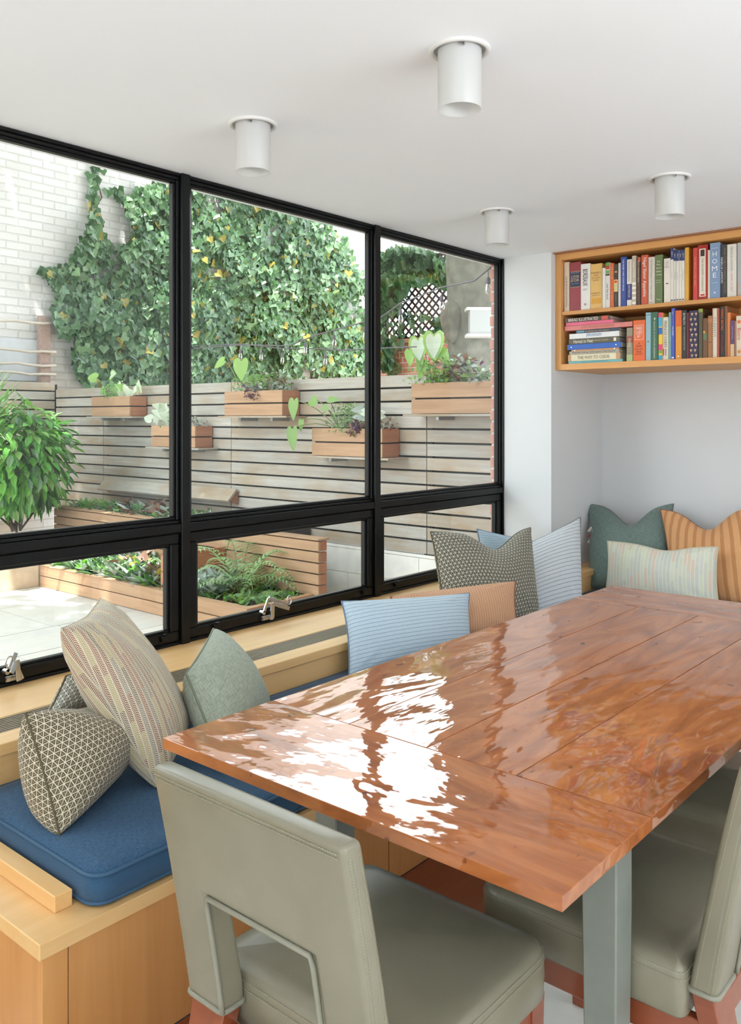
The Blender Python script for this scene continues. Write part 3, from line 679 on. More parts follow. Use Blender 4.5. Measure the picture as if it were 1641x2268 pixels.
    def ringpts(inset, z):
        pts = []; rad = [.05, .012, .012, .05]
        for (cx_, cy_, a0, r_) in ((sx1, sw, 0, .055), (sx0, sw, 90, .02), (sx0, -sw, 180, .02), (sx1, -sw, 270, .055)):
            sx_ = cx_ - r_ if cx_ == sx1 else cx_ + r_; sy_ = cy_ - r_ if cy_ > 0 else cy_ + r_
            for k in range(7):
                a = R(a0 + 15 * k); rr = r_ - inset
                pts.append((sx_ + rr * math.cos(a), sy_ + rr * math.sin(a), z))
        return pts
    rows = [(0.004, .378), (0, .384), (-.002, .42), (0, .457), (.006, .469), (.016, .477)]
    for ins, z in rows: vs += ringpts(ins, z)
    nn = 28; NR = len(rows)
    ctr = Vector(((sx0 + sx1) / 2, 0, .496)); last = [Vector(p) for p in ringpts(.016, .477)]
    for f_ in (.88, .7, .45, .2):
        for p in last: vs.append(tuple(ctr + (p - ctr) * f_ + Vector((0, 0, .003 * (1 - f_)))) )
        NR += 1
    vs.append(tuple(ctr + Vector((0, 0, .004))))
    for i in range(NR - 1): fs += [(i * nn + k, i * nn + (k + 1) % nn, (i + 1) * nn + (k + 1) % nn, (i + 1) * nn + k) for k in range(nn)]
    fs += [((NR - 1) * nn + k, (NR - 1) * nn + (k + 1) % nn, NR * nn) for k in range(nn)]
    fs.append(tuple(range(nn))[::-1])
    mb = MB(); mb.add(vs, fs); seat = part('seat', mb, M['leather'], t, smooth=True)
    st = MB()
    for z_, ins in ((.451, -.0012), (.462, .002)):
        rp = ringpts(ins - .001, z_)
        for k in range(nn):
            p, q = Vector(rp[k]), Vector(rp[(k + 1) % nn]); d = q - p
            if d.length < .004: continue
            nrm = d.normalized().cross(Vector((0, 0, 1)))
            m_ = max(1, int(d.length / .0052))
            for e_ in range(m_): st.obox(p + d * (e_ + .5) / m_, d.normalized() * .0019, Vector((0, 0, .0005)), nrm * .0006)
    part('stitching', st, M['stitch'], seat)
    # cherry frame
    part('rear_rail', MB().box(.07, .095, -.14, .14, .345, .40), M['cherry'], t, .002)
    part('front_rail', MB().box(.525, .545, -.19, .19, .315, .378), M['cherry'], t, .002)
    for s in (-1, 1): part('side_rail', MB().box(.075, .53, s * .204 - .011, s * .204 + .011, .315, .378), M['cherry'], t, .002)
    for s in (-1, 1):
        y0_, y1_ = s * .176 - .043, s * .176 + .043
        part('leg', taper((.068, .108, y0_, y1_), .430, (-.03, .012, s * .19 - .02, s * .19 + .02), 0), M['cherry'], t, .002)
        part('leg', taper((.510, .553, s * .2 - .022, s * .2 + .022), .376, (.520, .550, s * .2 - .014, s * .2 + .014), 0), M['cherry'], t, .002)
    return t
def taper(a, za, b, zb):
    mb = MB(); mb.add([(b[0], b[2], zb), (b[1], b[2], zb), (b[1], b[3], zb), (b[0], b[3], zb), (a[0], a[2], za), (a[1], a[2], za), (a[1], a[3], za), (a[0], a[3], za)],
        [(0, 3, 2, 1), (4, 5, 6, 7), (0, 1, 5, 4), (1, 2, 6, 5), (2, 3, 7, 6), (3, 0, 4, 7)]); return mb
ch = make_chair(); ch.location = (.905, 1.028, 0); ch['label'] = 'leather chair at the near table end, its back to us'
for i, (x, y, rz, lb) in enumerate([(1.775, .458, R(90), 'leather chair on the right side of the table, nearest the corner leg'), (2.42, .458, R(90), 'leather chair on the right side of the table, further along')]):
    c2 = copy_tree(ch); c2.location = (x, y, 0); c2.rotation_euler = (0, 0, rz); c2['label'] = lb

# ------------------------------------------------------------------ ceiling lights
for (px, py), lb in zip(((1018, 110), (560, 275), (1100, 468), (1483, 393)), ('large frosted glass cylinder light nearest the top of the picture', 'frosted glass cylinder light above the left window mullion', 'smallest frosted glass cylinder light near the white pier', 'frosted glass cylinder light in front of the bookshelf')):
    p = at(px, py, 'Z', CEIL); t = thing('ceiling_light', lb, 'ceiling light', (p.x, p.y, CEIL), 'frosted cylinder ceiling lights')
    part('trim_ring', MB().lathe(p, [(.082, 0), (.083, -.004), (.080, -.008), (.072, -.009), (.069, -.004), (.068, 0)], 40), M['white'], t, smooth=True)
    part('recess', MB().lathe(p, [(.068, -.001), (.060, -.0008), (.0, -.0006)], 32), plain('recess_shadow', (.35, .35, .34, 1), .6), t)
    for a in (40, 220): part('bracket', MB().box(p.x + .064 * math.cos(R(a)) - .006, p.x + .064 * math.cos(R(a)) + .006, p.y + .064 * math.sin(R(a)) - .003, p.y + .064 * math.sin(R(a)) + .003, CEIL - .014, CEIL - .001), M['steel'], t)
    part('glass_shade', MB().lathe(p, [(.0585, -.002), (.0585, -.160), (.0575, -.1612), (.056, -.160), (.056, -.002)], 48), M['frost'], t, smooth=True)
    part('lamp_socket', MB().lathe(p, [(.0, -.05), (.018, -.05), (.018, -.002)], 16), M['white'], t)

# ------------------------------------------------------------------ bookshelf
bs = thing('bookshelf', 'wall hung maple bookshelf filling the top of the alcove', 'bookshelf', (4.95, 1.4, 1.75))
BF, BL_, BR_ = 4.624, 2.484, .30
BB, BTp = 1.75, 2.441
part('side_board', MB().box(BF, 5.245, BL_ - .035, BL_, BB, BTp), M['case_z'], bs, .001)
part('side_board', MB().box(BF, 5.245, BR_, BR_ + .035, BB, BTp), M['case_z'], bs, .001)
part('bottom_board', MB().box(BF, 5.245, BR_ + .035, BL_ - .035, BB, BB + .035), M['case_y'], bs, .001)
part('top_board', MB().box(BF, 5.245, BR_ + .035, BL_ - .035, BTp - .038, BTp), M['case_y'], bs, .001)
part('shelf', MB().box(BF + .008, 5.0, BR_ + .035, BL_ - .035, 2.076, 2.098), M['shelfwood'], bs, .001)
part('back_panel', MB().box(4.99, 5.01, BR_ + .03, BL_ - .03, BB + .03, BTp - .03), M['shelfwood'], bs)
part('soffit_shade_strip', MB().box(4.585, 4.622, BR_, BL_ - .002, BTp - .002, CEIL - .0005), M['soffitshade'], bs)  # brown colour paints the shaded, wood-tinted ceiling of the alcove recess
for z in (1.87, 1.91, 1.95): part('shelf_pin_hole', MB().tube([(BF + .06, BL_ - .036, z), (BF + .06, BL_ - .0345, z)], .003, 8), M['gasket'], bs)
SPX = 4.655
_bm = {}
def bmat(c, rough=.45):
    k = tuple(c)
    if k not in _bm: _bm[k] = plain('cover_%d_%d_%d' % k, lin(*c), rough, var=.03, vs=30)
    return _bm[k]
def text_part(txt, parent, cx_, cz, wmax, hmax, col, vertical=True, x=SPX, stretch=False, root_off=None):
    """flat lettering on a spine that faces -X; vertical lettering reads downwards"""
    cu = bpy.data.curves.new('lettering', 'FONT'); cu.body = txt; cu.align_x = 'CENTER'; cu.align_y = 'CENTER'; cu.resolution_u = 2; cu.offset = 0
    o = bpy.data.objects.new('lettering_tmp', cu); C.objects.link(o)
    me = bpy.data.meshes.new_from_object(o); bpy.data.objects.remove(o); bpy.data.curves.remove(cu)
    if not me.vertices: return
    n = len(me.vertices); a = np.zeros(n * 3, dtype=np.float32); me.vertices.foreach_get('co', a); a = a.reshape(-1, 3)
    mn, mx_ = a.min(0), a.max(0); w_, h_ = mx_[0] - mn[0], mx_[1] - mn[1]; a[:, 0] -= (mn[0] + mx_[0]) / 2; a[:, 1] -= (mn[1] + mx_[1]) / 2
    L, Hh = (wmax, hmax); s = min(L / w_, Hh / h_); sx_ = L / w_ if stretch else s; sy_ = Hh / h_ if stretch else s
    u, v = a[:, 0] * sx_, a[:, 1] * sy_
    out = np.zeros_like(a); off = OFF[root(parent).name]
    out[:, 0] = x - .0026 - off.x
    if vertical: out[:, 2] = cz - u - off.z; out[:, 1] = cx_ - v - off.y
    else: out[:, 2] = cz + v - off.z; out[:, 1] = cx_ - u - off.y
    me.vertices.foreach_set('co', out.ravel()); me.name = 'lettering'; me.materials.clear(); me.materials.append(bmat(col)); me.update()
    q = bpy.data.objects.new('lettering', me); C.objects.link(q); q.parent = parent
    return q
def book(y0, y1, z0, z1, col, label, group, depth=.2, x=SPX, lean=0, pages=None):
    """upright book, spine towards -X, y1 > y0"""
    off = (x, (y0 + y1) / 2, z0); b_ = MB(); t_ = min(.003, (y1 - y0) * .15)
    b_.box(x, x + .004, y0, y1, z0, z1); b_.box(x + .004, x + depth, y0, y0 + t_, z0, z1); b_.box(x + .004, x + depth, y1 - t_, y1, z0, z1)
    o = part('book', b_, bmat(col), None, .0012, origin=off); tag(o, label, 'book', group)
    part('pages', MB().box(x + .0045, x + depth - .005, y0 + t_, y1 - t_, z0 + .002, z1 - .004), M['paper'], o)
    return o
def panel(o, name, y0, y1, z0, z1, col, x=SPX):
    k = len(o.children); return part(name, MB().box(x - .0006 - .00016 * k, x + .0005, y0, y1, z0, z1), bmat(col), o)
GU, GL = 'books standing on the upper shelf', 'books on the lower shelf'
Z9 = (1220, 520, 7.459); Z10 = (1420, 500, 7.425); Z12 = (1420, 660, 7.425); Z11 = (1235, 670, 8.005)
def px(ref, zx, zy): return ref[0] + zx / ref[2], ref[1] + zy / ref[2]
# (ref, left, right, top, colour, label, [(kind, args)...])  zoom-pixel measures
V, Hh_, Pn = 'v', 'h', 'p'
UP = [
 (Z9, 218, 305, 450, (222, 206, 184), 'cream spined book at the far left of the upper shelf', [(V, 'THE SILVER PALATE COOKBOOK', .40, .62, .45, (110, 84, 66))]),
 (Z9, 312, 492, 452, (148, 60, 70), 'thick maroon book with a navy title block', [(Pn, .05, .95, .49, .80, (40, 54, 84)), (Hh_, 'CÔTE', .70, .075, .72, (222, 200, 150)), (Hh_, "D'OR", .625, .055, .72, (222, 200, 150)), (Hh_, 'CLIVE COATES', .775, .014, .7, (200, 200, 200)), (Hh_, 'THE WINES', .56, .014, .7, (180, 180, 180)), (Pn, .05, .95, .485, .49, (222, 200, 150)), (Pn, .05, .95, .80, .806, (222, 200, 150))]),
 (Z9, 494, 645, 478, (228, 226, 222), 'thick white book with tall black vertical title', [(V, 'BORDEAUX', .70, .36, .52, (40, 40, 40)), (Hh_, 'ROBERT M.', .45, .02, .5, (110, 104, 96)), (Hh_, 'PARKER, JR.', .425, .02, .5, (110, 104, 96)), (Hh_, 'III', .12, .045, .2, (40, 40, 40))]),
 (Z9, 648, 845, 478, (222, 182, 108), 'thick yellow book with a stacked brown title', [(Hh_, "PARKER'S", .80, .036, .8, (140, 100, 60)), (Hh_, 'WINE', .745, .032, .4, (140, 100, 60)), (Hh_, "BUYER'S", .69, .032, .7, (140, 100, 60)), (Hh_, 'GUIDE', .635, .032, .5, (140, 100, 60)), (Hh_, 'ROBERT M.', .35, .03, .75, (140, 100, 60)), (Hh_, 'PARKER JR.', .30, .03, .65, (140, 100, 60)), (Pn, .1, .9, .12, .24, (214, 160, 60))]),
 (Z9, 850, 903, 545, (226, 224, 220), 'short thin white book beside the thick yellow one', []),
 (Z9, 905, 970, 458, (224, 220, 214), 'white book with green and brown striped top', [(Pn, 0, 1, .93, 1, (96, 150, 74)), (Pn, 0, 1, .85, .93, (170, 74, 50)), (Pn, 0, 1, .76, .83, (120, 160, 90)), (Pn, 0, 1, .71, .75, (60, 60, 44)), (V, 'real fast food', .36, .36, .5, (40, 40, 40))]),
 (Z9, 974, 1042, 470, (222, 106, 56), 'slim orange book with pale yellow lettering', [(V, 'KITCHEN LIFE', .78, .36, .35, (246, 196, 120)), (V, 'ART SMITH', .27, .26, .35, (246, 196, 120))]),
 (Z9, 1043, 1105, 485, (62, 58, 54), 'black book with a yellow panel of red and blue dots', [(Pn, 0, 1, .36, .64, (236, 200, 120)), ('c', .59, .7, (220, 84, 56)), ('c', .50, .6, (140, 206, 206)), ('c', .42, .6, (160, 206, 190)), (Pn, .2, .8, .80, .84, (190, 160, 110)), (V, 'COOKING', .22, .2, .3, (150, 140, 120))]),
 (Z9, 1112, 1148, 465, (214, 204, 200), 'very thin lilac white book left of the blue spine', []),
 (Z9, 1150, 1246, 365, (52, 82, 160), 'tall royal blue book with white block capitals', [(V, 'THE RIVER CAFE COOK BOOK', .63, .64, .38, (236, 236, 240)), (V, 'ROSE GRAY', .20, .12, .2, (200, 100, 80))]),
 (Z9, 1255, 1335, 405, (224, 216, 206), 'white book with a blue author block low down', [(V, 'The Provence Cookbook', .74, .44, .45, (120, 116, 116)), (Pn, 0, 1, .13, .47, (56, 62, 128)), (V, 'PATRICIA', .31, .28, .4, (220, 210, 190))]),
 (Z9, 1340, 1402, 345, (196, 184, 162), 'taupe book with white horizontal bars', [(V, 'Going UNIVERSO', .72, .5, .5, (240, 236, 224))] + [(Pn, 0, 1, a, a + .045, (238, 234, 224)) for a in (.03, .13, .23, .33, .42)]),
 (Z9, 1403, 1482, 372, (84, 62, 56), 'dark brown book with small pale lettering', [(V, 'FOOD COMPANION BREAD', .70, .45, .5, (226, 214, 196)), (Pn, .35, 1, .90, 1, (196, 96, 70)), (V, 'AND OTHER RECIPES', .28, .35, .3, (150, 126, 108))]),
 (Z9, 1492, 1602, 332, (204, 92, 62), 'orange red book with large white sideways title', [(V, 'Nigel Slater Appetite', .55, .80, .62, (244, 236, 228))]),
 (Z10, 118, 220, 512, (214, 208, 196), 'cream book with fine dark script beside the red spine', [(V, 'The Very Best Recipes of All Things Considered', .52, .85, .3, (96, 86, 80)), (Hh_, 'Pavilion', .04, .02, .6, (60, 60, 50))]),
 (Z10, 220, 350, 478, (108, 124, 80), 'olive green book with white stacked title', [(Hh_, 'The', .86, .034, .45, (232, 232, 214)), (Hh_, 'Fine', .80, .034, .5, (232, 232, 214)), (Hh_, 'Art of', .73, .036, .6, (232, 232, 214)), (Hh_, 'Italian', .66, .036, .65, (232, 232, 214)), (Hh_, 'Cooking', .59, .036, .75, (232, 232, 214)), (Hh_, 'GIULIANO', .475, .018, .7, (214, 214, 190)), (Hh_, 'BUGIALLI', .435, .018, .7, (214, 214, 190)), (Hh_, 'Times', .085, .03, .5, (236, 236, 220))]),
 (Z10, 372, 478, 535, (228, 220, 208), 'off white book with a small insect drawing', [(Hh_, 'LIFE', .90, .025, .45, (110, 104, 96)), (Hh_, 'IS', .845, .025, .25, (110, 104, 96)), (Hh_, 'MEALS', .80, .025, .7, (110, 104, 96)), (Pn, .3, .7, .42, .44, (70, 66, 60))]),
]
for k, (a, b_, tp_) in enumerate(((480, 530, 368), (534, 575, 398), (577, 619, 400), (621, 663, 396), (667, 712, 394))):
    UP.append((Z10, a, b_, tp_, (228, 224, 214), ('tall thin white magazine book with navy top, leftmost of the set of five', 'thin white book with navy top, second in the set of five', 'thin white book with navy top, middle of the set of five', 'thin white book with navy top, fourth in the set of five', 'thin white book with navy top, touching the yellow spine')[k],
        [(Pn, 0, 1, .79, 1, (44, 60, 112)), (V, "JERRY'S", .89, .15, .5, (230, 230, 236)), (V, ('Salad Dressings', 'Fruit and Vegetables', 'Rice and Pasta', 'Eggs', 'From Meat to Fish')[k], .5, .36, .35, (130, 130, 140)), (Pn, .2, .8, .03, .05, (70, 70, 70))]))
UP += [
 (Z10, 718, 782, 356, (224, 170, 66), 'deep yellow book with leaf silhouettes on its cover', [(V, 'herbs and flowers', .6, .3, .25, (190, 130, 40))]),
 (Z10, 852, 925, 362, (204, 70, 66), 'red book leaning beside the large dark red one', [(V, 'THE BREAD LOVERS BIBLE', .55, .72, .4, (232, 150, 140))]),
 (Z10, 930, 1092, 312, (164, 36, 28), 'large dark red book with a white title panel', [(Pn, .16, .80, .05, .93, (226, 216, 200)), (Pn, .28, .70, .79, .91, (70, 46, 40)), (V, 'THE GOURMET COOKBOOK', .45, .60, .28, (130, 120, 110)), (Pn, .28, .70, .065, .095, (190, 50, 50))]),
 (Z10, 1096, 1128, 398, (220, 210, 192), 'thin cream book pressed against the blue HOME spine', []),
 (Z10, 1130, 1290, 278, (130, 154, 186), 'pale blue book with widely spaced white capitals', [(Hh_, 'H', .795, .085, .42, (240, 242, 244)), (Hh_, 'O', .665, .085, .48, (240, 242, 244)), (Hh_, 'M', .535, .085, .55, (240, 242, 244)), (Hh_, 'E', .415, .085, .36, (240, 242, 244)), (Hh_, 'DESIGN', .90, .018, .7, (220, 226, 234)), (Hh_, 'RECIPES', .28, .018, .6, (200, 210, 224)), ('t', .10, .3, (240, 242, 244))]),
 (Z10, 1300, 1405, 308, (66, 66, 68), 'black book with white and bronze sideways lettering', [(V, 'NIGELLA LAWSON', .52, .48, .34, (236, 236, 236), .26), (V, 'HOW TO BE A DOMESTIC GODDESS', .50, .84, .30, (150, 132, 112), -.24)]),
 (Z10, 1412, 1568, 300, (226, 222, 212), 'thick white book with pale pink lettering', [(V, 'NIGELLA LAWSON', .72, .45, .24, (150, 140, 132)), (V, 'HOW TO EAT', .27, .34, .24, (206, 140, 140))]),
 (Z10, 1580, 1700, 275, (176, 176, 178), 'grey white book cut by the right edge of the picture', [(Pn, 0, .1, .0, .25, (224, 130, 60))]),
]
LO = [
 (Z11, 1222, 1330, 445, (150, 140, 116), 'book with a painted flower and fruit spine right of the stack', [(Pn, 0, 1, 0, .2, (170, 190, 130)), (Pn, 0, 1, .55, .75, (150, 84, 66)), (V, 'Eating', .55, .4, .5, (214, 206, 180))]),
 (Z11, 1338, 1548, 312, (228, 104, 46), 'thick orange book with a white framed title', [(Pn, .14, .86, .52, .88, (240, 214, 196)), (Pn, .17, .83, .53, .87, (228, 104, 46)), (Hh_, 'WHERE', .80, .085, .52, (246, 236, 226)), (Hh_, 'CHEFS', .70, .085, .52, (246, 236, 226)), (Hh_, 'EAT', .61, .075, .3, (246, 236, 226)), (Hh_, 'A', .43, .05, .14, (90, 50, 30)), (Hh_, 'Guide', .365, .05, .5, (90, 50, 30)), (Hh_, 'from the', .295, .05, .66, (90, 50, 30)), (Hh_, 'Real', .23, .05, .35, (90, 50, 30)), (Hh_, 'Experts', .165, .05, .6, (90, 50, 30))]),
 (Z12, 74, 155, 238, (150, 186, 196), 'light blue cloth spine with a navy band near the top', [(Pn, 0, 1, .945, .955, (50, 70, 100)), (Pn, .3, .7, .38, .41, (150, 120, 70))]),
 (Z12, 158, 278, 230, (58, 108, 82), 'dark green garden book with white lettering', [(V, 'THE BOOK OF OUTDOOR GARDENING', .43, .78, .34, (222, 228, 214)), (Pn, .45, .6, .84, .88, (222, 228, 214))]),
 (Z12, 285, 348, 240, (236, 200, 70), 'thin rainbow blocked book in pink, blue and yellow', [(Pn, 0, 1, .90, 1, (234, 70, 110)), (Pn, 0, 1, .70, .90, (76, 170, 214)), (Pn, 0, 1, .54, .68, (40, 110, 200)), (Pn, 0, 1, .20, .33, (226, 70, 120)), (Pn, 0, 1, .14, .20, (120, 170, 70)), (Pn, 0, 1, 0, .10, (60, 160, 210))]),
 (Z12, 352, 445, 314, (222, 214, 196), 'short cream book with grey sideways capitals', [(V, 'FRENCH CHEFS', .60, .62, .5, (100, 96, 92)), (Pn, .05, .25, .10, .26, (190, 90, 80)), (Pn, .5, .6, .10, .26, (60, 66, 90))]),
 (Z12, 452, 494, 235, (120, 164, 170), 'thin teal book left of the violet blue spine', []),
 (Z12, 496, 548, 168, (72, 88, 176), 'tall violet blue book with white lettering', [(V, 'THE RIPERT', .55, .2, .5, (226, 230, 240)), (V, 'ERIC', .9, .1, .4, (190, 200, 230)), (Pn, .1, .8, .02, .05, (220, 224, 236))]),
 (Z12, 562, 662, 205, (226, 150, 50), 'orange yellow book with a darker orange top', [(Pn, 0, 1, .67, 1, (222, 102, 42)), ('c', .06, .3, (240, 230, 200)), (V, 'Lebanese', .83, .2, .3, (232, 140, 70))]),
 (Z12, 672, 748, 200, (48, 50, 52), 'black book with bold white store title', [(V, "DI PALO'S", .82, .26, .42, (234, 234, 234)), (V, 'Guide to the Essential Foods of Italy', .42, .48, .42, (216, 216, 216))]),
 (Z12, 750, 782, 240, (126, 34, 34), 'thin dark red book beside the balloon patterned one', []),
 (Z12, 785, 930, 205, (46, 38, 76), 'navy book patterned with pale hot air balloons', [('balloons',)]),
 (Z12, 934, 1010, 178, (92, 84, 62), 'olive box file with a lime green top edge', [(Pn, 0, 1, .93, 1, (150, 160, 70))]),
 (Z12, 1014, 1090, 330, (112, 78, 52), 'worn brown book with a green patch on its spine', [(Pn, .1, .8, .45, .62, (96, 120, 90)), (Pn, .1, .5, .62, .68, (214, 150, 60))]),
 (Z12, 1092, 1168, 290, (168, 116, 72), 'kraft paper wrapped bundle among the books', [(Pn, .0, 1, .84, .93, (190, 130, 82)), (Pn, .1, .9, .36, .38, (120, 80, 50))]),
 (Z12, 1174, 1290, 168, (176, 84, 66), 'cream and red checker edged tall book', [(Pn, .0, .62, 0, 1, (222, 214, 196)), (V, 'CLASSICS', .62, .4, .3, (120, 140, 130), .15)] + [(Pn, .0, .1, k / 24, k / 24 + .02, (176, 84, 66)) for k in range(24)]),
 (Z12, 1300, 1370, 140, (56, 50, 46), 'tall dark book with orange chef name lettering', [(V, 'MARIO BATALI', .74, .42, .55, (228, 108, 50)), (V, 'ITALIAN GRILL', .26, .44, .45, (150, 50, 56))]),
 (Z12, 1372, 1412, 132, (142, 96, 62), 'tall plain brown book right of the dark one', []),
 (Z12, 1416, 1464, 238, (226, 134, 74), 'orange spine rising behind the small purple book', []),
 (Z12, 1468, 1528, 370, (92, 72, 118), 'small purple and cream book near the right edge', [(Pn, 0, 1, 0, .35, (214, 190, 150)), (V, 'Simple Food & Wines', .66, .5, .4, (196, 186, 206))]),
 (Z12, 1530, 1556, 376, (196, 120, 80), 'thin rust book between the purple and cream ones', []),
 (Z12, 1562, 1660, 292, (224, 208, 186), 'cream book with red script at the right edge', [(V, 'Bistro', .55, .4, .6, (200, 70, 44)), ('c', .85, .6, (222, 120, 70)), ('c', .12, .6, (214, 140, 80))]),
]
def shelf_row(rows, zb, grp):
    prev = None
    for k, (ref, zl, zr, zt, col, label, deco) in enumerate(rows):
        x = SPX - random.uniform(0, .008) if k % 3 else SPX
        if 'HOME' in label or 'large dark red' in label or 'pale blue' in label: x = SPX - .012
        a, ty = px(ref, zl, zt); b, _ = px(ref, zr, zt)
        ya, yb = at(a, ty, 'X', x).y, at(b, ty, 'X', x).y
        if prev is not None: ya = min(ya, prev - .0004)
        z1 = min(at((a + b) / 2, ty + (0 if True else 0), 'X', x).z, (BTp - .04 if grp is GU else 2.074)); prev = yb
        w_ = ya - yb; h = z1 - zb; cy = (ya + yb) / 2
        o = book(yb, ya, zb, z1, col, label, grp, random.uniform(.17, .24), x)
        for d in deco:
            if d[0] == V:
                sh = d[6] if len(d) > 6 else 0
                text_part(d[1], o, cy + sh * w_, zb + d[2] * h, d[3] * h, d[4] * w_, d[5], True, x, stretch=(len(d) > 6 or d[1] == 'BORDEAUX'))
            elif d[0] == Hh_: text_part(d[1], o, cy, zb + d[2] * h, d[4] * w_, d[3] * h, d[5], False, x, stretch=True)
            elif d[0] == Pn: panel(o, 'spine_panel', ya - d[2] * w_, ya - d[1] * w_, zb + d[3] * h, zb + d[4] * h, d[5], x)
            elif d[0] in 'ct':
                n_ = 14 if d[0] == 'c' else 3; rr = d[2] * w_ / 2; q = MB(); cc = (x - .0026, cy, zb + d[1] * h)
                q.add([(cc[0], cc[1] + rr * math.sin(i * math.tau / n_), cc[2] + rr * math.cos(i * math.tau / n_)) for i in range(n_)], [tuple(range(n_))])
                part('spine_dot' if n_ > 3 else 'spine_triangle', q, bmat(d[3]), o)
            elif d[0] == 'balloons':
                q = MB()
                for i in range(9):
                    for j in range(2):
                        yy = ya - w_ * (.28 + .46 * j + (.0 if i % 2 else .12) - .03); zz = zb + h * (.06 + i * .108); rr = w_ * .15
                        n_ = 10; q.add([(x - .0026, yy + rr * math.sin(t_) * (1 if math.cos(t_) > -.3 else .45), zz + rr * (math.cos(t_) if math.cos(t_) > -.3 else math.cos(t_) * 1.35)) for t_ in [i2 * math.tau / n_ for i2 in range(n_)]], [tuple(range(n_))])
                part('balloon_print', q, bmat((196, 170, 130)), o)
    return
shelf_row(UP, 2.0985, GU)
shelf_row(LO, 1.7855, GL)
# the lying stack, bottom first: thickness, zoom x0, x1, colour, label, text
ST = [(.016, 190, 1150, (112, 180, 184), 'teal book at the bottom of the lying stack', 'making the most of a family garden', .5, .4, (70, 110, 116)),
 (.038, 185, 1105, (222, 214, 182), 'cream book with tan cloth ends low in the stack', 'THE WAY TO COOK', .62, .52, (120, 112, 92)),
 (.020, 205, 1085, (172, 164, 146), 'grey book with black title, third up in the stack', 'Maureen  baking  with passion  Dan Lepard', .86, .55, (60, 54, 50)),
 (.009, 240, 1085, (196, 140, 92), 'very thin orange booklet under the blue binder', None, 0, 0, None),
 (.032, 168, 1125, (44, 96, 180), 'bright blue ring binder lying in the stack', None, 0, 0, None),
 (.032, 195, 1065, (92, 86, 66), 'dark olive book with white serif title in the stack', 'Harvest to Heat', .40, .62, (236, 234, 224)),
 (.031, 205, 1090, (226, 226, 226), 'white book with blue capitals in the stack', 'JERUSALEM', .30, .66, (96, 130, 184)),
 (.020, 320, 1090, (60, 66, 84), 'slate blue slim book in the stack', 'the effortless sous vide cookbook', .55, .5, (190, 160, 120)),
 (.028, 122, 1325, (214, 128, 122), 'wide salmon pink book jutting out of the stack', "CHEZ PANISSE COOKBOOK", .5, .42, (176, 108, 96)),
 (.020, 145, 985, (222, 104, 134), 'hot pink book near the top of the stack', None, 0, 0, None),
 (.026, 125, 925, (84, 66, 52), 'brown book with white capitals on top of the stack', 'BREAD ILLUSTRATED', .66, .66, (240, 234, 224))]
z = 1.7855
for th, a, b, col, lb, tx, wf, hf, tc in ST:
    x = SPX - .004 + random.uniform(-.004, .004)
    ya, yb = at(px(Z11, a, 0)[0], 700, 'X', x).y, at(px(Z11, b, 0)[0], 700, 'X', x).y
    if lb.startswith('wide salmon'): yb = max(yb, at(px(Z11, 1325, 0)[0], 700, 'X', x).y)
    off = (x, (ya + yb) / 2, z); q = MB(); t_ = .0025 if th > .012 else .001
    q.box(x, x + .004, yb, ya, z, z + th - .0004); q.box(x + .004, x + .21, yb, ya, z, z + t_); q.box(x + .004, x + .21, yb, ya, z + th - .0004 - t_, z + th - .0004)
    o = part('book' if 'binder' not in lb else 'ring_binder', q, bmat(col), None, .001, origin=off); tag(o, lb, 'book' if 'binder' not in lb else 'binder', 'books lying in the lower shelf stack')
    part('pages', MB().box(x + .0045, x + .205, yb + .004, ya - .004, z + t_, z + th - t_ - .0004), M['paper'], o)
    w_ = ya - yb; cy = (ya + yb) / 2
    if tx:
        sh = {'JERUSALEM': 0, 'Harvest to Heat': .24, 'BREAD ILLUSTRATED': .10}.get(tx, 0)
        text_part(tx, o, cy + sh * w_ * .8, z + th * .5, wf * w_, hf * th, tc, False, x, stretch=True)
        if tx == 'Harvest to Heat': text_part('DARRYL ESTRINE & KELLY KOCHENDORFER', o, cy - .14 * w_, z + th * .5, .36 * w_, .2 * th, (206, 196, 150), False, x, True); panel(o, 'spine_mark', yb + .03 * w_, yb + .08 * w_, z + .2 * th, z + .8 * th, (226, 222, 206), x)
        if tx.startswith('BREAD'): panel(o, 'spine_photo', yb + .04 * w_, yb + .18 * w_, z + .05 * th, z + .93 * th, (200, 90, 74), x)
        if tx.startswith('THE WAY'): panel(o, 'cloth_end', ya - .06 * w_, ya, z + .05 * th, z + .95 * th, (194, 150, 108), x); panel(o, 'cloth_end', yb, yb + .07 * w_, z + .05 * th, z + .95 * th, (194, 150, 108), x)
        if tx.startswith('the eff'): panel(o, 'spine_patch', ya - .2 * w_, ya - .03 * w_, z + .2 * th, z + .8 * th, (96, 150, 170), x)
    if 'binder' in lb:
        for yy in (ya - .08 * w_, yb + .09 * w_): part('rivet', MB().tube([(x - .002, yy, z + th / 2), (x + .001, yy, z + th / 2)], .0035, 10), M['steel'], o)
    z += th

# ------------------------------------------------------------------ garden ground, patio, steps
GR = -.2; FX = 6.0; FY = 10.6
struct('ground', MB().box(-25, 45, WIN + .16, 50, -.5, -.25), M['riser'])
pv = struct('patio', MB().box(-4, FX, WIN + .16, 8.05, -.25, GR - .02), M['grout'])
y = WIN + .17; k = 0
while y < 8.0:
    d = (.62, .62, .93)[k % 3]; x = -3.8 - (k % 2) * .35; j = 0
    while x < FX - .05:
        wd = (.93, .62, 1.24)[(j + k) % 3]; x1 = min(x + wd, FX - .02); y1 = min(y + d, 8.03)
        if not (x > 4.5 and y > 4.95) and x1 - x > .1: part('paver', MB().box(x, x1 - .007, y, y1 - .007, GR - .025, GR + random.uniform(-.001, .001)), M['stone'], pv)
        x = x1; j += 1
    y += d; k += 1
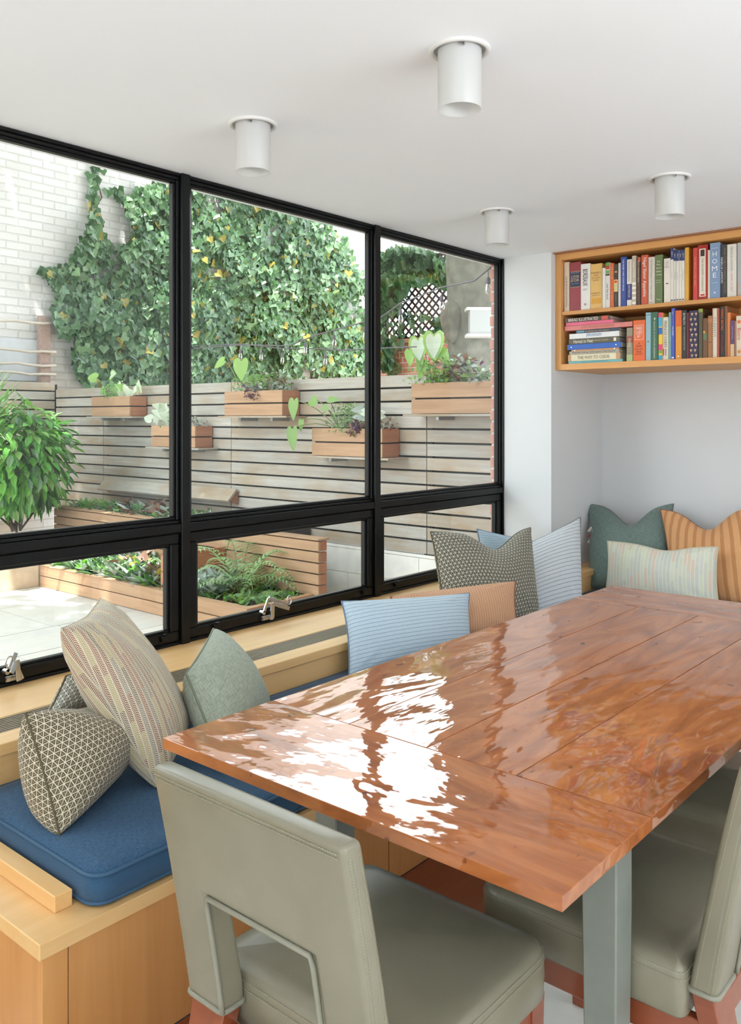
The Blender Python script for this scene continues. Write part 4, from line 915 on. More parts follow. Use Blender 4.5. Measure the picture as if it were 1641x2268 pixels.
# raised stone terrace at the left
tr_ = struct('terrace', MB().box(-5, 4.36, 8.07, 10.3, -.3, .22), M['stone'])
part('riser', MB().box(-5, 4.36, 8.03, 8.068, GR, .215), M['riser'], tr_)
x = -4.9; j = 0
while x < 4.3:
    for yy in (8.03, 8.85, 9.45):
        d = {8.03: .81, 8.85: .59, 9.45: .8}[yy]; part('terrace_slab', MB().box(x, min(x + .78, 4.36) - .008, yy, yy + d, .221, .25), M['stone'], tr_)
    x += .79
kb = thing('stone_kerb', 'dark grey stone kerb along the back fence below the leafy shrub', 'kerb', (2, 9.95, .25))
kbm = plain('kerb_grey', lin(150, 146, 146), .8, var=.1)
for i in range(9): part('kerb_stone', MB().box(-4 + i * 1.0, -3.01 + i * 1.0, 9.9, 10.02, .25, .42), kbm, kb, .004)
part('kerb_soil', MB().box(-4, 5.0, 10.03, 10.5, .25, .38), M['soil'], kb)

# ------------------------------------------------------------------ fences
def slat_fence(name, label, spans, z0, z1, pitch, gap, axis, pos, mat, th=.022):
    """spans: list of (a, b) along the run; axis 'Y' = fence at x = pos running along y"""
    t = thing(name, label, 'fence', (pos, spans[0][0], z0) if axis == 'Y' else (spans[0][0], pos, z0))
    for a, b in spans:
        z = z1
        while z - (pitch - gap) > z0 - .01:
            e = random.uniform(-.002, .002); bt = z - (pitch - gap)
            mb = MB().box(pos + e, pos + th + e, a + .004, b - .004, bt, z) if axis == 'Y' else MB().box(a + .004, b - .004, pos + e, pos + th + e, bt, z)
            part('slat', mb, mat, t, .0015); z -= pitch
    for p in sorted({s[0] for s in spans} | {s[1] for s in spans}):
        part('post', MB().box(pos + th + .004, pos + th + .07, p - .045, p + .045, z0 - .1, z1 - .02) if axis == 'Y' else MB().box(p - .045, p + .045, pos + th + .004, pos + th + .07, z0 - .1, z1 - .02), M['darkgap'], t)
    a, b = min(s[0] for s in spans), max(s[1] for s in spans)
    part('backing', MB().box(pos + th + .03, pos + th + .05, a, b, z0, z1 - .06) if axis == 'Y' else MB().box(a, b, pos + th + .03, pos + th + .05, z0, z1 - .06), M['darkgap'], t)
    return t
slat_fence('slat_fence', 'weathered grey slat fence carrying the wall planters', [(2.98, 4.465), (4.465, 7.048), (7.048, 9.47), (9.47, 10.6)], .28, 1.85, .1215, .0175, 'Y', FX, M['slatwood'])
slat_fence('slat_fence', 'weathered slat fence at the back of the terrace behind the shrub', [(-3, .8), (.8, 3.4), (3.4, 5.99)], .40, 1.94, .1215, .0175, 'X', FY, M['slatwood_x'])
# angled plank near the foot of the fence
ap = thing('angled_plank', 'tilted weathered plank fixed low on the slat fence', 'plank', (5.9, 8, .6))
pa, pb = at(222, 1080, 'X', 5.88), at(512, 1100, 'X', 5.88)
q = MB(); q.obox((5.90, (pa.y + pb.y) / 2, .66), (-.060, 0, -.058), (0, (pa.y - pb.y) / 2, 0), (-.008, 0, .009)); part('plank', q, M['slatwood'], ap)
q = MB(); 
for yy in (pb.y + .03, (pa.y + pb.y) / 2, pa.y - .03): q.add([(5.99, yy - .012, .70), (5.99, yy - .012, .56), (5.86, yy - .012, .61), (5.99, yy + .012, .70), (5.99, yy + .012, .56), (5.86, yy + .012, .61)], [(0, 1, 2), (3, 5, 4), (0, 3, 4, 1), (1, 4, 5, 2), (2, 5, 3, 0)])
part('bracket', q, M['cedar_x'], ap)
# travertine base under the fence
tv = thing('travertine_base', 'pale travertine block base under the slat fence', 'stone base', (FX, 5, GR))
part('mortar', MB().box(FX + .012, FX + .1, 2.98, 9.4, GR - .05, .27), M['grout'], tv)
z = GR; k = 0
for hh in (.225, .225, .03):
    y = 2.98 - (k % 2) * .3
    while y < 9.3:
        wd = (.62, .45, .8)[int(y * 7) % 3] if hh > .1 else 1.2
        part('stone_block', MB().box(FX - .004, FX + .014, max(y, 2.98), min(y + wd, 9.4) - .004, z, z + hh - .004), M['travertine'], tv, .001); y += wd
    z += hh; k += 1

# ------------------------------------------------------------------ white and red walls, lattice, tree
struct('wall_garden_back', MB().box(-12, 13.2, 10.85, 11.1, -.3, 6.2), M['whitebrick'])
struct('wall_added_shade', MB().box(-6, 12, 2.86, 3.1, 2.72, 11.5), M['stone'])  # unseen upper wall, added to keep sun off the yard
struct('wall_house', MB().box(4.62, 6.02, 2.86, 2.922, -.3, 2.72), M['redbrick'])
bw = thing('brick_pier', 'strip of red brick wall outside the right window', 'wall', (4.6, 2.9, 0))
part('mortar', MB().box(4.602, 4.62, 2.862, 2.918, -.3, 3.0), M['mortar'], bw)
for i in range(38):
    z = .2 + i * .0737
    dd = .0 if i % 2 else .006
    part('brick', MB().box(4.592 + random.uniform(0, .004), 4.615, 2.862, 2.926 - dd + random.uniform(-.002, .002), z, z + .060), M['redbrick'], bw, .003)
rw = thing('garden_brick_wall', 'red brick garden wall carrying the dark lattice', 'wall', (9.5, 6.5, 0))
part('brickwork', MB().box(9.5, 9.8, 2.0, 7.95, -.3, 2.52), M['redwall'], rw); part('coping', MB().box(9.46, 9.84, 2.0, 7.98, 2.52, 2.58), M['cedar_x'], rw)
lt = thing('lattice', 'dark diamond lattice screen on the red brick wall', 'lattice', (9.6, 6.5, 2.58))
q = MB(); lw, zz0, zz1, ya, yb = .0165, 2.58, 3.72, 4.4, 7.95; pit = .118
for s in (1, -1):
    o = -2.0
    while o < 5.2:
        # clip the 45 degree line y = ya + o + t, z = zz0 + t (or mirrored)
        t0, t1 = max(0, -o), min(zz1 - zz0, (yb - ya) - o)
        if t1 > t0 + .03:
            p = Vector((9.62 + .006 * s, ya + o + t0, zz0 + t0)); e = Vector((9.62 + .006 * s, ya + o + t1, zz0 + t1))
            if s < 0: p.y, e.y = ya + yb - p.y, ya + yb - e.y
            d = (e - p); q.obox((p + e) / 2, d / 2, Vector((0, -d.z, d.y)).normalized() * lw, (.004, 0, 0))
        o += pit
for z in (zz0 + .02, zz1): q.box(9.60, 9.64, ya, yb, z - .02, z + .02)
part('lattice_strips', q, plain('lattice_brown', lin(70, 54, 50), .8), lt, kind='stuff')
for y in (4.4, 6.2, 7.93): part('lattice_post', MB().box(9.64, 9.70, y - .03, y + .03, zz0, zz1 + .05), plain('post_brown', lin(60, 48, 44), .8), lt)

tk = thing('tree', 'thick grey mottled tree trunk with a burl behind the fence', 'tree', (7.97, 5.29, -.2))
c0 = dp(1052, 928, 9.5); q = MB(); n_ = 26; rows = []
for i in range(30):
    z = -.2 + i * .22; rr = .285 + .10 * math.exp(-(z + .2) * .8) + .03 * math.sin(z * 2.2)
    rows.append([(c0.x + .02 * math.sin(z) + rr * (1 + .07 * math.sin(5 * a + z * 1.7) + .04 * math.sin(11 * a + z * 3)) * math.cos(a), c0.y + .03 * math.sin(z * .9) + rr * (1 + .07 * math.sin(5 * a + z * 1.7)) * math.sin(a), z) for a in [k * math.tau / n_ for k in range(n_)]])
q.add([p for r_ in rows for p in r_], [(i * n_ + k, i * n_ + (k + 1) % n_, (i + 1) * n_ + (k + 1) % n_, (i + 1) * n_ + k) for i in range(29) for k in range(n_)])
part('trunk', q, M['bark'], tk, smooth=True)
bc = dp(1003, 700, 9.4); q = MB(); q.lathe((bc.x, bc.y, bc.z - .30), [(.02, 0), (.08, .05), (.12, .16), (.145, .28), (.13, .38), (.08, .45), (.01, .47)], 18); part('burl', q, M['bark'], tk, smooth=True)
p = dp(1066, 928, 9.05); bx_ = thing('reflection_box', 'white box standing in for a bright window reflection at the tree', 'box', (p.x, p.y, 2.3))  # solid box added in place of a lit interior reflected in the glass
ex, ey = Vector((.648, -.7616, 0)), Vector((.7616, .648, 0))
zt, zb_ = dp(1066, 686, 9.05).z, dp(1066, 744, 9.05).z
part('reflection_box_body', MB().obox((p.x, p.y, (zt + zb_) / 2), ex * .13, ey * .08, (0, 0, (zt - zb_) / 2 - .01)), plain('reflection_white', (.42, .42, .41, 1), .4), bx_, .004)
part('reflection_box_top', MB().obox((p.x, p.y, zt), ex * .165, ey * .10, (0, 0, .014)), M['white'], bx_); part('reflection_box_base', MB().obox((p.x, p.y, zb_), ex * .165, ey * .10, (0, 0, .014)), M['white'], bx_)

# rustic post and rails in front of the white wall
rp = thing('post_and_rails', 'old wooden post with four thin rails in front of the white wall', 'trellis', (5, 10.75, 1.9))
p0 = at(98, 850, 'Y', 10.74)
part('post', MB().box(p0.x - .075, p0.x + .075, 10.70, 10.80, 1.8, at(98, 700, 'Y', 10.74).z), plain('old_post', lin(150, 128, 118), .9, var=.2, vs=20), rp, .01)
for yy in (712, 776, 806, 826):
    a, b = at(-60, yy - 6, 'Y', 10.68), at(124, yy + 5, 'Y', 10.68); part('rail', MB().tube([a + (b - a) * i / 6 + Vector((0, 0, .012 * math.sin(i * 2 + yy))) for i in range(7)], .018, 7), plain('old_rail', lin(186, 176, 164), .9) if yy == 712 else bpy.data.materials['old_rail'], rp, smooth=True)
a, b = at(-40, 745, 'Y', 10.83), at(88, 845, 'Y', 10.83)
part('panel', MB().box(a.x, b.x, 10.79, 10.845, b.z, a.z), plain('grey_painted_block', lin(190, 192, 196), .8, var=.06), rp)

# ------------------------------------------------------------------ wall planters and plants
LEAF = ([(0, 0, 0), (-.5, .35, .06), (-.42, .65, .05), (0, 1, -.08), (.42, .65, .05), (.5, .35, .06), (0, .5, -.03)], [(0, 6, 1), (1, 6, 2), (2, 6, 3), (3, 6, 4), (4, 6, 5), (5, 6, 0)])
IVY = ([(0, .12, 0), (-.35, -.08, .05), (-.62, .30, .08), (-.36, .58, .04), (0, 1, -.1), (.36, .58, .04), (.62, .30, .08), (.35, -.08, .05), (0, .4, -.05)], [(0, 8, 1), (1, 8, 2), (2, 8, 3), (3, 8, 4), (4, 8, 5), (5, 8, 6), (6, 8, 7), (7, 8, 0)])
BLADE = ([(-.5, 0, 0), (.5, 0, 0), (-.35, .4, .10), (.35, .4, .10), (-.18, .75, .08), (.18, .75, .08), (0, 1, -.04)], [(0, 1, 3, 2), (2, 3, 5, 4), (4, 5, 6)])
_o = [(0, .06), (-.14, -.05), (-.30, -.10), (-.45, -.03), (-.54, .12), (-.55, .28), (-.49, .45), (-.38, .62), (-.24, .79), (-.10, .93), (0, 1)]
_o = _o + [(-x, y) for x, y in _o[-2:0:-1]]
_z = lambda x, y: .10 * abs(x) ** 1.2 - .14 * y * y + .02
HEART = ([(x, y, _z(x, y)) for x, y in _o] + [(0, .35, _z(0, .35) - .02), (0, .7, _z(0, .7) - .02)],
         [(i, 20 if (i < 7 or i > 12) else 21, (i + 1) % 20) for i in range(20)] + [(7, 20, 21), (20, 13, 21)])
def rv(s=1): return Vector((random.gauss(0, s), random.gauss(0, s), random.gauss(0, s)))
def tuft(mb, c, r, h, n, L, W, mis, tmpl=LEAF, down=.2, spread=1):
    for i in range(n):
        p = Vector(c) + Vector((random.gauss(0, r[0] / 2), random.gauss(0, r[1] / 2), h * random.random() ** 1.2))
        d = Vector((random.gauss(0, 1) * spread, random.gauss(0, 1) * spread, random.uniform(-down, 1)))
        mb.leaf(tmpl, p, d, Vector((-.5, -.4, 1)) + rv(.5), L * random.uniform(.6, 1.3), W * random.uniform(.7, 1.2), random.choice(mis))
def leafobj(name, p, d, up, L, W, mats, parent):
    L *= .72; W *= .60; mb = MB().leaf(HEART, p, d, up, L, W)
    if mats is L_['white']:
        mb.leaf(HEART, Vector(p) + Vector(up).normalized() * .003 + Vector(d).normalized() * L * .09, d, up, L * .78, W * .74, 1); mats = [L_['lime'], L_['white']]
    return part(name, mb, mats, parent, smooth=True)
PM = [L_['dark'], L_['mid'], L_['light'], L_['bright'], L_['lime'], L_['purple'], L_['brown'], L_['silver'], L_['white'], L_['fern'], L_['yellow'], L_['spot']]
DK, MD, LT, BR2, LM, PU, BN, SV, WH, FE, YE, SP = range(12)

def planter(y0, y1, z0, z1, label):
    t = thing('wall_planter', label, 'planter', (5.86, (y0 + y1) / 2, z0), 'cedar planter boxes on the slat fence')
    xf, xb = 5.75, 5.985; mid = (z0 + z1) / 2
    for a, b in ((z0 + .004, mid - .007), (mid + .007, z1)):
        part('board', MB().box(xf, xf + .02, y0, y1, a, b), M['cedar'], t, .0015)
        part('board', MB().box(xf + .021, xb, y0, y0 + .02, a, b), M['cedar_x'], t, .0015)
        part('board', MB().box(xf + .021, xb, y1 - .02, y1, a, b), M['cedar_x'], t, .0015)
    part('liner', MB().box(xf + .024, xb, y0 + .022, y1 - .022, z0 + .004, z1 - .035), M['soil'], t)
    sh = thing('planter_shelf', 'shelf under the ' + label.split(',')[0].replace(' with heart leaves','').replace(' with trailing heart leaves',''), 'shelf', (5.86, (y0 + y1) / 2, z0 - .02), 'bracket shelves under the planters')
    part('board', MB().box(xf - .03, 5.99, y0 - .09, y1 + .07, z0 - .018, z0), M['slatwood'], sh, .0015)
    for yy in (y0 + .2 * (y1 - y0), y1 - .25 * (y1 - y0)): part('bracket', MB().box(xf + .02, 5.995, yy - .016, yy + .016, z0 - .05, z0 - .018), M['galv'], sh, .002)
    return t
PLN = [(8.54, 9.33, 1.49, 1.725, 'planter box highest at the left end of the fence, white caladium inside'),
       (7.34, 8.12, 1.15, 1.385, 'planter box crossed by the left window mullion'),
       (6.01, 6.86, 1.49, 1.74, 'planter box high in the middle window with heart leaves'),
       (4.76, 5.61, 1.12, 1.375, 'planter box low on the fence with trailing heart leaves'),
       (3.42, 4.44, 1.50, 1.76, 'planter box in the right window with white caladium')]
for a in PLN: planter(*a)
def plant(name, label, loc, cat='plant', grp='plants in the fence planters'): return thing(name, label, cat, loc, grp)
def stalk(mb, a, b, sag=.03, r=.004, mi=0):
    a, b = Vector(a), Vector(b); mb.tube([a + (b - a) * t + Vector((0, 0, sag * math.sin(t * math.pi))) for t in (0, .25, .5, .75, 1)], r, 5, mi)
def big_leaf_plant(label, base, leaves, mat, name='caladium'):
    t = plant(name, label, base); q = MB()
    for (pxx, pyy, xx, L, W, dirx, dirz, m_) in leaves:
        p = at(pxx, pyy, 'X', xx); stalk(q, base, p, .05, .0045)
        leafobj('leaf', p, Vector((-.15, -dirx, dirz)), Vector((-1, -.35, .35)), L, W, m_ or mat, t)
    part('stems', q, L_['stem'], t); return t
# planter 1
big_leaf_plant('pale green elephant ear in the leftmost fence planter', (5.86, 9.15, 1.70), [(215, 838, 5.8, .26, .20, -.8, .1, L_['lime']), (245, 832, 5.8, .2, .2, .8, .15, L_['white']), (232, 860, 5.78, .16, .13, -.5, -.6, L_['lime'])], L_['lime'])
t = plant('bushy_herb', 'feathery green herb in the leftmost fence planter', (5.86, 8.98, 1.70)); q = MB(); tuft(q, (5.84, 8.98, 1.70), (.10, .16), .20, 260, .05, .018, (LT, BR2, LM)); part('foliage', q, PM, t, kind='stuff')
t = plant('white_caladium', 'white pointed caladium at the right of the leftmost planter', (5.86, 8.7, 1.70)); q = MB()
for i in range(12): q.leaf(HEART, (5.84, 8.66 + random.gauss(0, .09), 1.71 + .1 * random.random()), (random.gauss(-.3, .4), random.gauss(0, .8), .5), (-1, -.3, .5), .15, .09, WH if i % 4 else LM)
part('foliage', q, PM, t, smooth=True)
# planter 2
t = plant('white_caladium', 'white caladium in the planter behind the mullion', (5.86, 7.95, 1.36)); q = MB()
for i in range(12): q.leaf(HEART, (5.82, 7.95 + random.gauss(0, .1), 1.38 + .2 * random.random()), (random.gauss(-.3, .4), random.gauss(0, .8), .4), (-1, -.3, .5), .16, .10, WH)
part('foliage', q, PM, t, smooth=True)
t = plant('silver_foliage', 'silvery small leaved plant in the mullion planter', (5.86, 7.6, 1.36)); q = MB(); tuft(q, (5.84, 7.85, 1.36), (.1, .2), .16, 220, .035, .016, (SV, WH, LT)); tuft(q, (5.84, 7.45, 1.36), (.1, .14), .12, 200, .03, .016, (SV, BN, SV)); part('foliage', q, PM, t, kind='stuff')
# planter 3
big_leaf_plant('green elephant ear with two big heart leaves in the middle planter', (5.86, 6.72, 1.72), [(498, 798, 5.8, .24, .15, -.75, -.35, None), (535, 797, 5.78, .30, .26, .08, -1, None)], L_['lime'], 'elephant_ear')
t = plant('bushy_herb', 'feathery green herb in the middle high planter', (5.86, 6.5, 1.72)); q = MB(); tuft(q, (5.84, 6.5, 1.72), (.11, .22), .18, 480, .045, .014, (LT, BR2, LM, LT)); part('foliage', q, PM, t, kind='stuff')
t = plant('purple_trailer', 'purple leaved plant spilling over the middle high planter', (5.78, 6.42, 1.72)); q = MB(); tuft(q, (5.755, 6.42, 1.66), (.05, .12), .13, 110, .045, .024, (PU, PU, PU, BN), down=1); part('foliage', q, PM, t, kind='stuff')
t = plant('bronze_foliage', 'bronze and silver twiggy plant in the middle high planter', (5.86, 6.18, 1.72)); q = MB(); tuft(q, (5.84, 6.18, 1.72), (.11, .22), .20, 240, .05, .024, (BN, SV, LT, DK)); part('foliage', q, PM, t, kind='stuff')
# planter 4
big_leaf_plant('elephant ear with long arching stems trailing off the low planter', (5.82, 5.33, 1.36), [(652, 885, 5.62, .27, .16, .0, -1, None), (648, 948, 5.55, .30, .17, .15, -1, None), (668, 930, 5.62, .15, .09, .0, -1, None), (702, 886, 5.7, .17, .15, -.7, -.25, None), (728, 886, 5.74, .20, .10, .9, .0, None), (716, 900, 5.7, .13, .1, .5, -.2, None)], L_['lime'], 'elephant_ear')
t = plant('bushy_herb', 'feathery green herb in the low planter', (5.84, 5.22, 1.36)); q = MB(); tuft(q, (5.82, 5.22, 1.33), (.12, .2), .26, 520, .045, .012, (LT, FE, LM, LT)); part('foliage', q, PM, t, kind='stuff')
t = plant('purple_trailer', 'purple leaved plant spilling over the low planter', (5.78, 5.06, 1.36)); q = MB(); tuft(q, (5.75, 5.06, 1.34), (.05, .10), .10, 70, .055, .026, (PU, PU, BN), down=1); part('foliage', q, PM, t, kind='stuff')
t = plant('white_caladium', 'white and pink caladium at the right of the low planter', (5.84, 4.88, 1.36)); q = MB()
for i in range(10): q.leaf(HEART, (5.80, 4.9 + random.gauss(0, .05), 1.42 + .14 * random.random()), (random.gauss(-.3, .3), random.gauss(.3, .8), .0), (-1, -.3, .5), .13, .08, WH if i % 3 else SV)
tuft(q, (5.84, 4.8, 1.36), (.08, .1), .12, 60, .04, .02, (BN, SV)); part('foliage', q, PM, t)
# planter 5
big_leaf_plant('white veined caladium standing tall in the right window planter', (5.84, 4.28, 1.75), [(926, 748, 5.80, .32, .25, .15, -1, L_['white']), (962, 738, 5.78, .34, .28, .05, -1, L_['white']), (908, 775, 5.82, .20, .14, .1, -1, L_['lime']), (938, 800, 5.82, .22, .16, -.2, -1, L_['lime']), (975, 775, 5.82, .24, .16, .6, -.8, L_['lime']), (932, 790, 5.8, .2, .1, -.1, -1, L_['lime'])], L_['white'])
t = plant('bushy_herb', 'bright green bushy herb in the right window planter', (5.84, 4.2, 1.75)); q = MB(); tuft(q, (5.82, 4.2, 1.75), (.12, .24), .20, 420, .045, .02, (LT, BR2, LM, MD)); part('foliage', q, PM, t, kind='stuff')
t = plant('bronze_foliage', 'purple bronze leaved plant in the right window planter', (5.84, 3.98, 1.75)); q = MB(); tuft(q, (5.80, 3.98, 1.77), (.12, .18), .18, 90, .09, .05, (PU, BN, SV, LM)); part('foliage', q, PM, t, kind='stuff')
t = plant('silver_foliage', 'silver grey foliage at the right end of the right planter', (5.84, 3.7, 1.75)); q = MB(); tuft(q, (5.82, 3.7, 1.75), (.12, .24), .10, 260, .05, .03, (SV, SV, LT, WH)); part('foliage', q, PM, t, kind='stuff')

# ------------------------------------------------------------------ raised beds
rb = thing('raised_bed', 'low two board cedar raised bed along the patio', 'raised bed', (4.7, 6.5, GR))
BX0, BX1, BY0, BY1 = 4.37, 5.09, 4.95, 8.02
for k in range(2):
    z = GR + .004 + k * .1085
    for a, b in ((BY0, 5.93), (5.93, BY1)): part('board', MB().box(BX0, BX0 + .028, a + .002, b - .002, z, z + .1), M['cedar'], rb, .002)
    part('board', MB().box(BX0 + .029, BX1, BY0, BY0 + .028, z, z + .1), M['cedar_x'], rb, .002)
part('backing', MB().box(BX0 + .03, BX0 + .036, BY0 + .03, BY1, GR, 0).box(BX0 + .04, BX1, BY0 + .03, BY0 + .036, GR, 0), M['darkgap'], rb)
part('rim', MB().box(BX0 - .004, BX0 + .062, BY0 - .004, BY1, .012, .018).box(BX0 + .062, BX1, BY0 - .004, BY0 + .058, .012, .018), M['cedar'], rb, .001)
part('bed_soil', MB().box(BX0 + .037, BX1, BY0 + .037, BY1, GR, -.02), M['soil'], rb)
rt = thing('tall_raised_bed', 'tall cedar board edge of the upper planting bed', 'raised bed', (5.1, 6.9, GR))
for k in range(5):
    z = .004 + k * .0915
    for a, b in ((4.90, 7.2), (7.2, 9.05)): part('board', MB().box(5.10, 5.13, a, b - .003, z, z + .081), M['cedar'], rt, .002)
    part('board', MB().box(5.131, 5.20, 4.90, 4.93, z, z + .081), M['cedar_x'], rt, .002)
part('cap', MB().box(5.085, 5.22, 4.89, 9.06, .461, .474), M['cedar'], rt, .002)
part('backing', MB().box(5.135, 5.145, 4.94, 9.05, GR, .455), M['darkgap'], rt)
part('upper_soil', MB().box(5.15, 5.99, 5.86, 9.05, GR, .40), M['soil'], rt)
part('return_board', MB().box(4.41, 5.09, 6.06, 6.09, .0, .16).box(4.41, 5.09, 6.06, 6.09, .17, .30), M['cedar_x'], rt)
def bedplants(name, label, x0, x1, y0, y1, z, n, L, W, mis, tmpl=LEAF, h=.1, n2=1):
    t = thing(name, label, 'plants', ((x0 + x1) / 2, (y0 + y1) / 2, z), 'plants in the raised beds'); q = MB()
    for i in range(n):
        cx_, cy_ = random.uniform(x0, x1), random.uniform(y0, y1)
        for j in range(n2): 
            a = random.uniform(0, 6.28); q.leaf(tmpl, (cx_, cy_, z + random.random() * h * .4), (math.cos(a), math.sin(a), random.uniform(.2, 1.3)), (0, 0, 1), L * random.uniform(.6, 1.3), W * random.uniform(.7, 1.3), random.choice(mis))
    part('foliage', q, PM, t, kind='stuff'); return t
bedplants('ground_cover', 'mixed silver and green ground cover filling the low raised bed', 4.44, 5.06, 6.12, 7.9, -.02, 260, .17, .05, (SV, LT, MD, BR2, SV, DK), LEAF, .12, 6)
bedplants('bronze_foliage', 'bronze leaves poking out of the low raised bed', 4.5, 5.0, 6.2, 7.6, .04, 22, .12, .07, (BN, YE, BN), IVY, .2, 3)
bedplants('strap_leaf_clump', 'bright green strappy clump at the corner of the upper bed', 5.2, 5.5, 8.5, 8.95, .40, 60, .20, .025, (LM, BR2), BLADE, .05, 5)
bedplants('ground_cover', 'dark mixed ground cover in the upper bed behind the retaining wall', 5.18, 5.8, 6.4, 8.8, .40, 260, .12, .045, (MD, DK, SV, BN, BR2, LT), LEAF, .1, 6)
bedplants('bronze_foliage', 'copper coloured leaves standing in the upper bed', 5.2, 5.6, 7.2, 8.3, .46, 16, .13, .10, (BN, SV, BN), IVY, .15, 3)
def fern(label, base, n, L, tilt=.7, mat=None):
    t = thing('fern', label, 'fern', base, 'plants in the raised beds')
    for i in range(n):
        a = i * 2.4 + random.uniform(-.3, .3); q = MB(); pts = []
        Lf = L * random.uniform(.75, 1.15); tl = tilt * random.uniform(.6, 1.3)
        for k in range(19):
            s = k / 18; pts.append(Vector(base) + Vector((math.cos(a) * s * Lf * .8, math.sin(a) * s * Lf * .8, Lf * (tl * 1.1 * s - (tl + .35) * s * s * .8))))
        q.tube(pts, .003, 4, mi=1)
        for k in range(2, 18):
            s = k / 18; wl = .20 * Lf * (1.1 * (1 - s) ** .8) * min(1, s * 5); tg = (pts[k + 1] - pts[k - 1]).normalized(); sd = tg.cross(Vector((0, 0, 1))).normalized()
            for sg in (-1, 1): q.leaf(BLADE, pts[k], sd * sg + tg * .45 + Vector((0, 0, -.12)), (0, 0, 1), wl * 1.25, .024, 0)
        part('frond', q, [mat or L_['fern'], L_['stem']], t)
    return t
fern('large pale green fern arching in the low bed', (4.78, 5.50, -.02), 12, .74, 1.35)
fern('small low fern at the front corner of the low bed', (4.72, 5.25, -.02), 9, .34, .6)
fern('upright fern against the retaining wall boards', (4.95, 5.42, -.02), 7, .55, 1.3)
bedplants('silver_foliage', 'silvery painted fern and lungwort left in the fern bed', 4.44, 4.9, 5.55, 6.0, -.02, 60, .17, .07, (SV, SV, LT, WH), LEAF, .15, 5)
bedplants('ground_cover', 'small green ground cover round the ferns', 4.46, 5.04, 5.02, 5.9, -.02, 90, .08, .03, (BR2, LT, LM, DK), LEAF, .05, 5)

# ------------------------------------------------------------------ big spotted shrub at the left
sb = thing('spotted_shrub', 'large bright green spotted laurel shrub at the left edge', 'shrub', (3.4, 9.1, .25))
c = dp(40, 1010, 9.3); q = MB()
for i in range(1500):
    a, e = random.uniform(0, 6.28), random.uniform(-1, 1); rr = random.random() ** .45
    v = Vector((math.cos(a) * math.sqrt(1 - e * e), math.sin(a) * math.sqrt(1 - e * e), e)); p = c + Vector((v.x * .56, v.y * .56, v.z * .60)) * rr
    q.leaf(LEAF, p, v * .8 + Vector((0, 0, -.7)) + rv(.25), v + Vector((0, 0, .5)), random.uniform(.12, .22), random.uniform(.05, .08), random.choice((BR2, SP, SP, BR2, MD, LM, LT)))
part('foliage', q, PM, sb, kind='stuff')
q = MB()
for i in range(9): stalk(q, (c.x + random.gauss(0, .06), c.y + random.gauss(0, .06), .25), c + rv(.25), .0, .012)
part('stems', q, L_['twig'], sb)
sb2 = thing('variegated_shrub', 'pale strappy shrub leaning in at the left picture edge', 'shrub', (3.0, 8.6, .25))
c = dp(-55, 955, 9.0); q = MB()
for i in range(420):
    v = rv(1).normalized(); q.leaf(BLADE, c + Vector((v.x * .42, v.y * .42, v.z * .55)) * random.random() ** .5, v + Vector((0, 0, .1)), v + Vector((0, 0, 1)), random.uniform(.22, .36), .035, random.choice((LM, WH, LT, LM)))
part('foliage', q, PM, sb2, kind='stuff')
q = MB(); stalk(q, (c.x, c.y, .25), c, 0, .015); part('stems', q, L_['twig'], sb2)
bedplants('ground_cover', 'small pale plants on the terrace edge at the left', 3.2, 3.9, 9.6, 9.85, .25, 24, .12, .05, (WH, LM, LT), LEAF, .08, 5)

# ------------------------------------------------------------------ ivy on the white wall
POLY = [(100, 598), (128, 640), (116, 700), (152, 752), (172, 822), (200, 860), (235, 890), (845, 890), (845, 715), (815, 650), (795, 590), (765, 525), (720, 490), (640, 462), (560, 425), (480, 385), (400, 378), (345, 398), (292, 425), (278, 470), (300, 505), (288, 540), (250, 548), (222, 512), (218, 470), (200, 478), (190, 520), (160, 560), (150, 590)]
def inside(x, y, P=POLY):
    r = False; j = len(P) - 1
    for i in range(len(P)):
        if (P[i][1] > y) != (P[j][1] > y) and x < (P[j][0] - P[i][0]) * (y - P[i][1]) / (P[j][1] - P[i][1]) + P[i][0]: r = not r
        j = i
    return r
iv = thing('climbing_ivy', 'dense climbing ivy with yellow leaves covering the white wall', 'ivy', (8, 10.8, 1))
from mathutils import noise as mnoise
def ivyleaf(mb, p, tm=IVY, s=.105):
    nrm = Vector((-.15, -1, .35)) + rv(.45); d = Vector((random.gauss(0, .7), -.2, -1)).normalized()
    k = random.random(); mi = 3 if k < .035 else (2 if k < .30 else (1 if k < .68 else 0))
    L = s * random.uniform(.65, 1.35); mb.leaf(tm, p, d, nrm, L, L * 1.0, mi); return mi
IM = [L_['dark'], L_['mid'], L_['light'], L_['yellow']]
q = MB(); cnt = 0; near = []
while cnt < 11500:
    x_, y_ = random.uniform(95, 850), random.uniform(375, 895)
    if not inside(x_, y_): continue
    hole = mnoise.noise(Vector((x_ * .014, y_ * .014, 3.1)))
    if hole > .30 and random.random() < (.75 if hole > .38 else .4): continue
    bulge = .28 * (.5 + mnoise.noise(Vector((x_ * .012, y_ * .012, 8)))) 
    p = at(x_, y_, 'Y', 10.80 - bulge * random.random() - .03); cnt += 1
    if cnt % 40 == 0 and len(near) < 280: near.append(p + Vector((0, -.06, 0)))
    else: ivyleaf(q, p)
for (ax, ay), (bx2, by2) in (((205, 480), (215, 352)), ((300, 470), (250, 415)), ((160, 590), (95, 600))):
    for i in range(34):
        f = i / 33; ivyleaf(q, at(ax + (bx2 - ax) * f + random.gauss(0, 6), ay + (by2 - ay) * f, 'Y', 10.79), s=.11)
part('foliage', q, IM, iv, kind='stuff')
tmpls = []
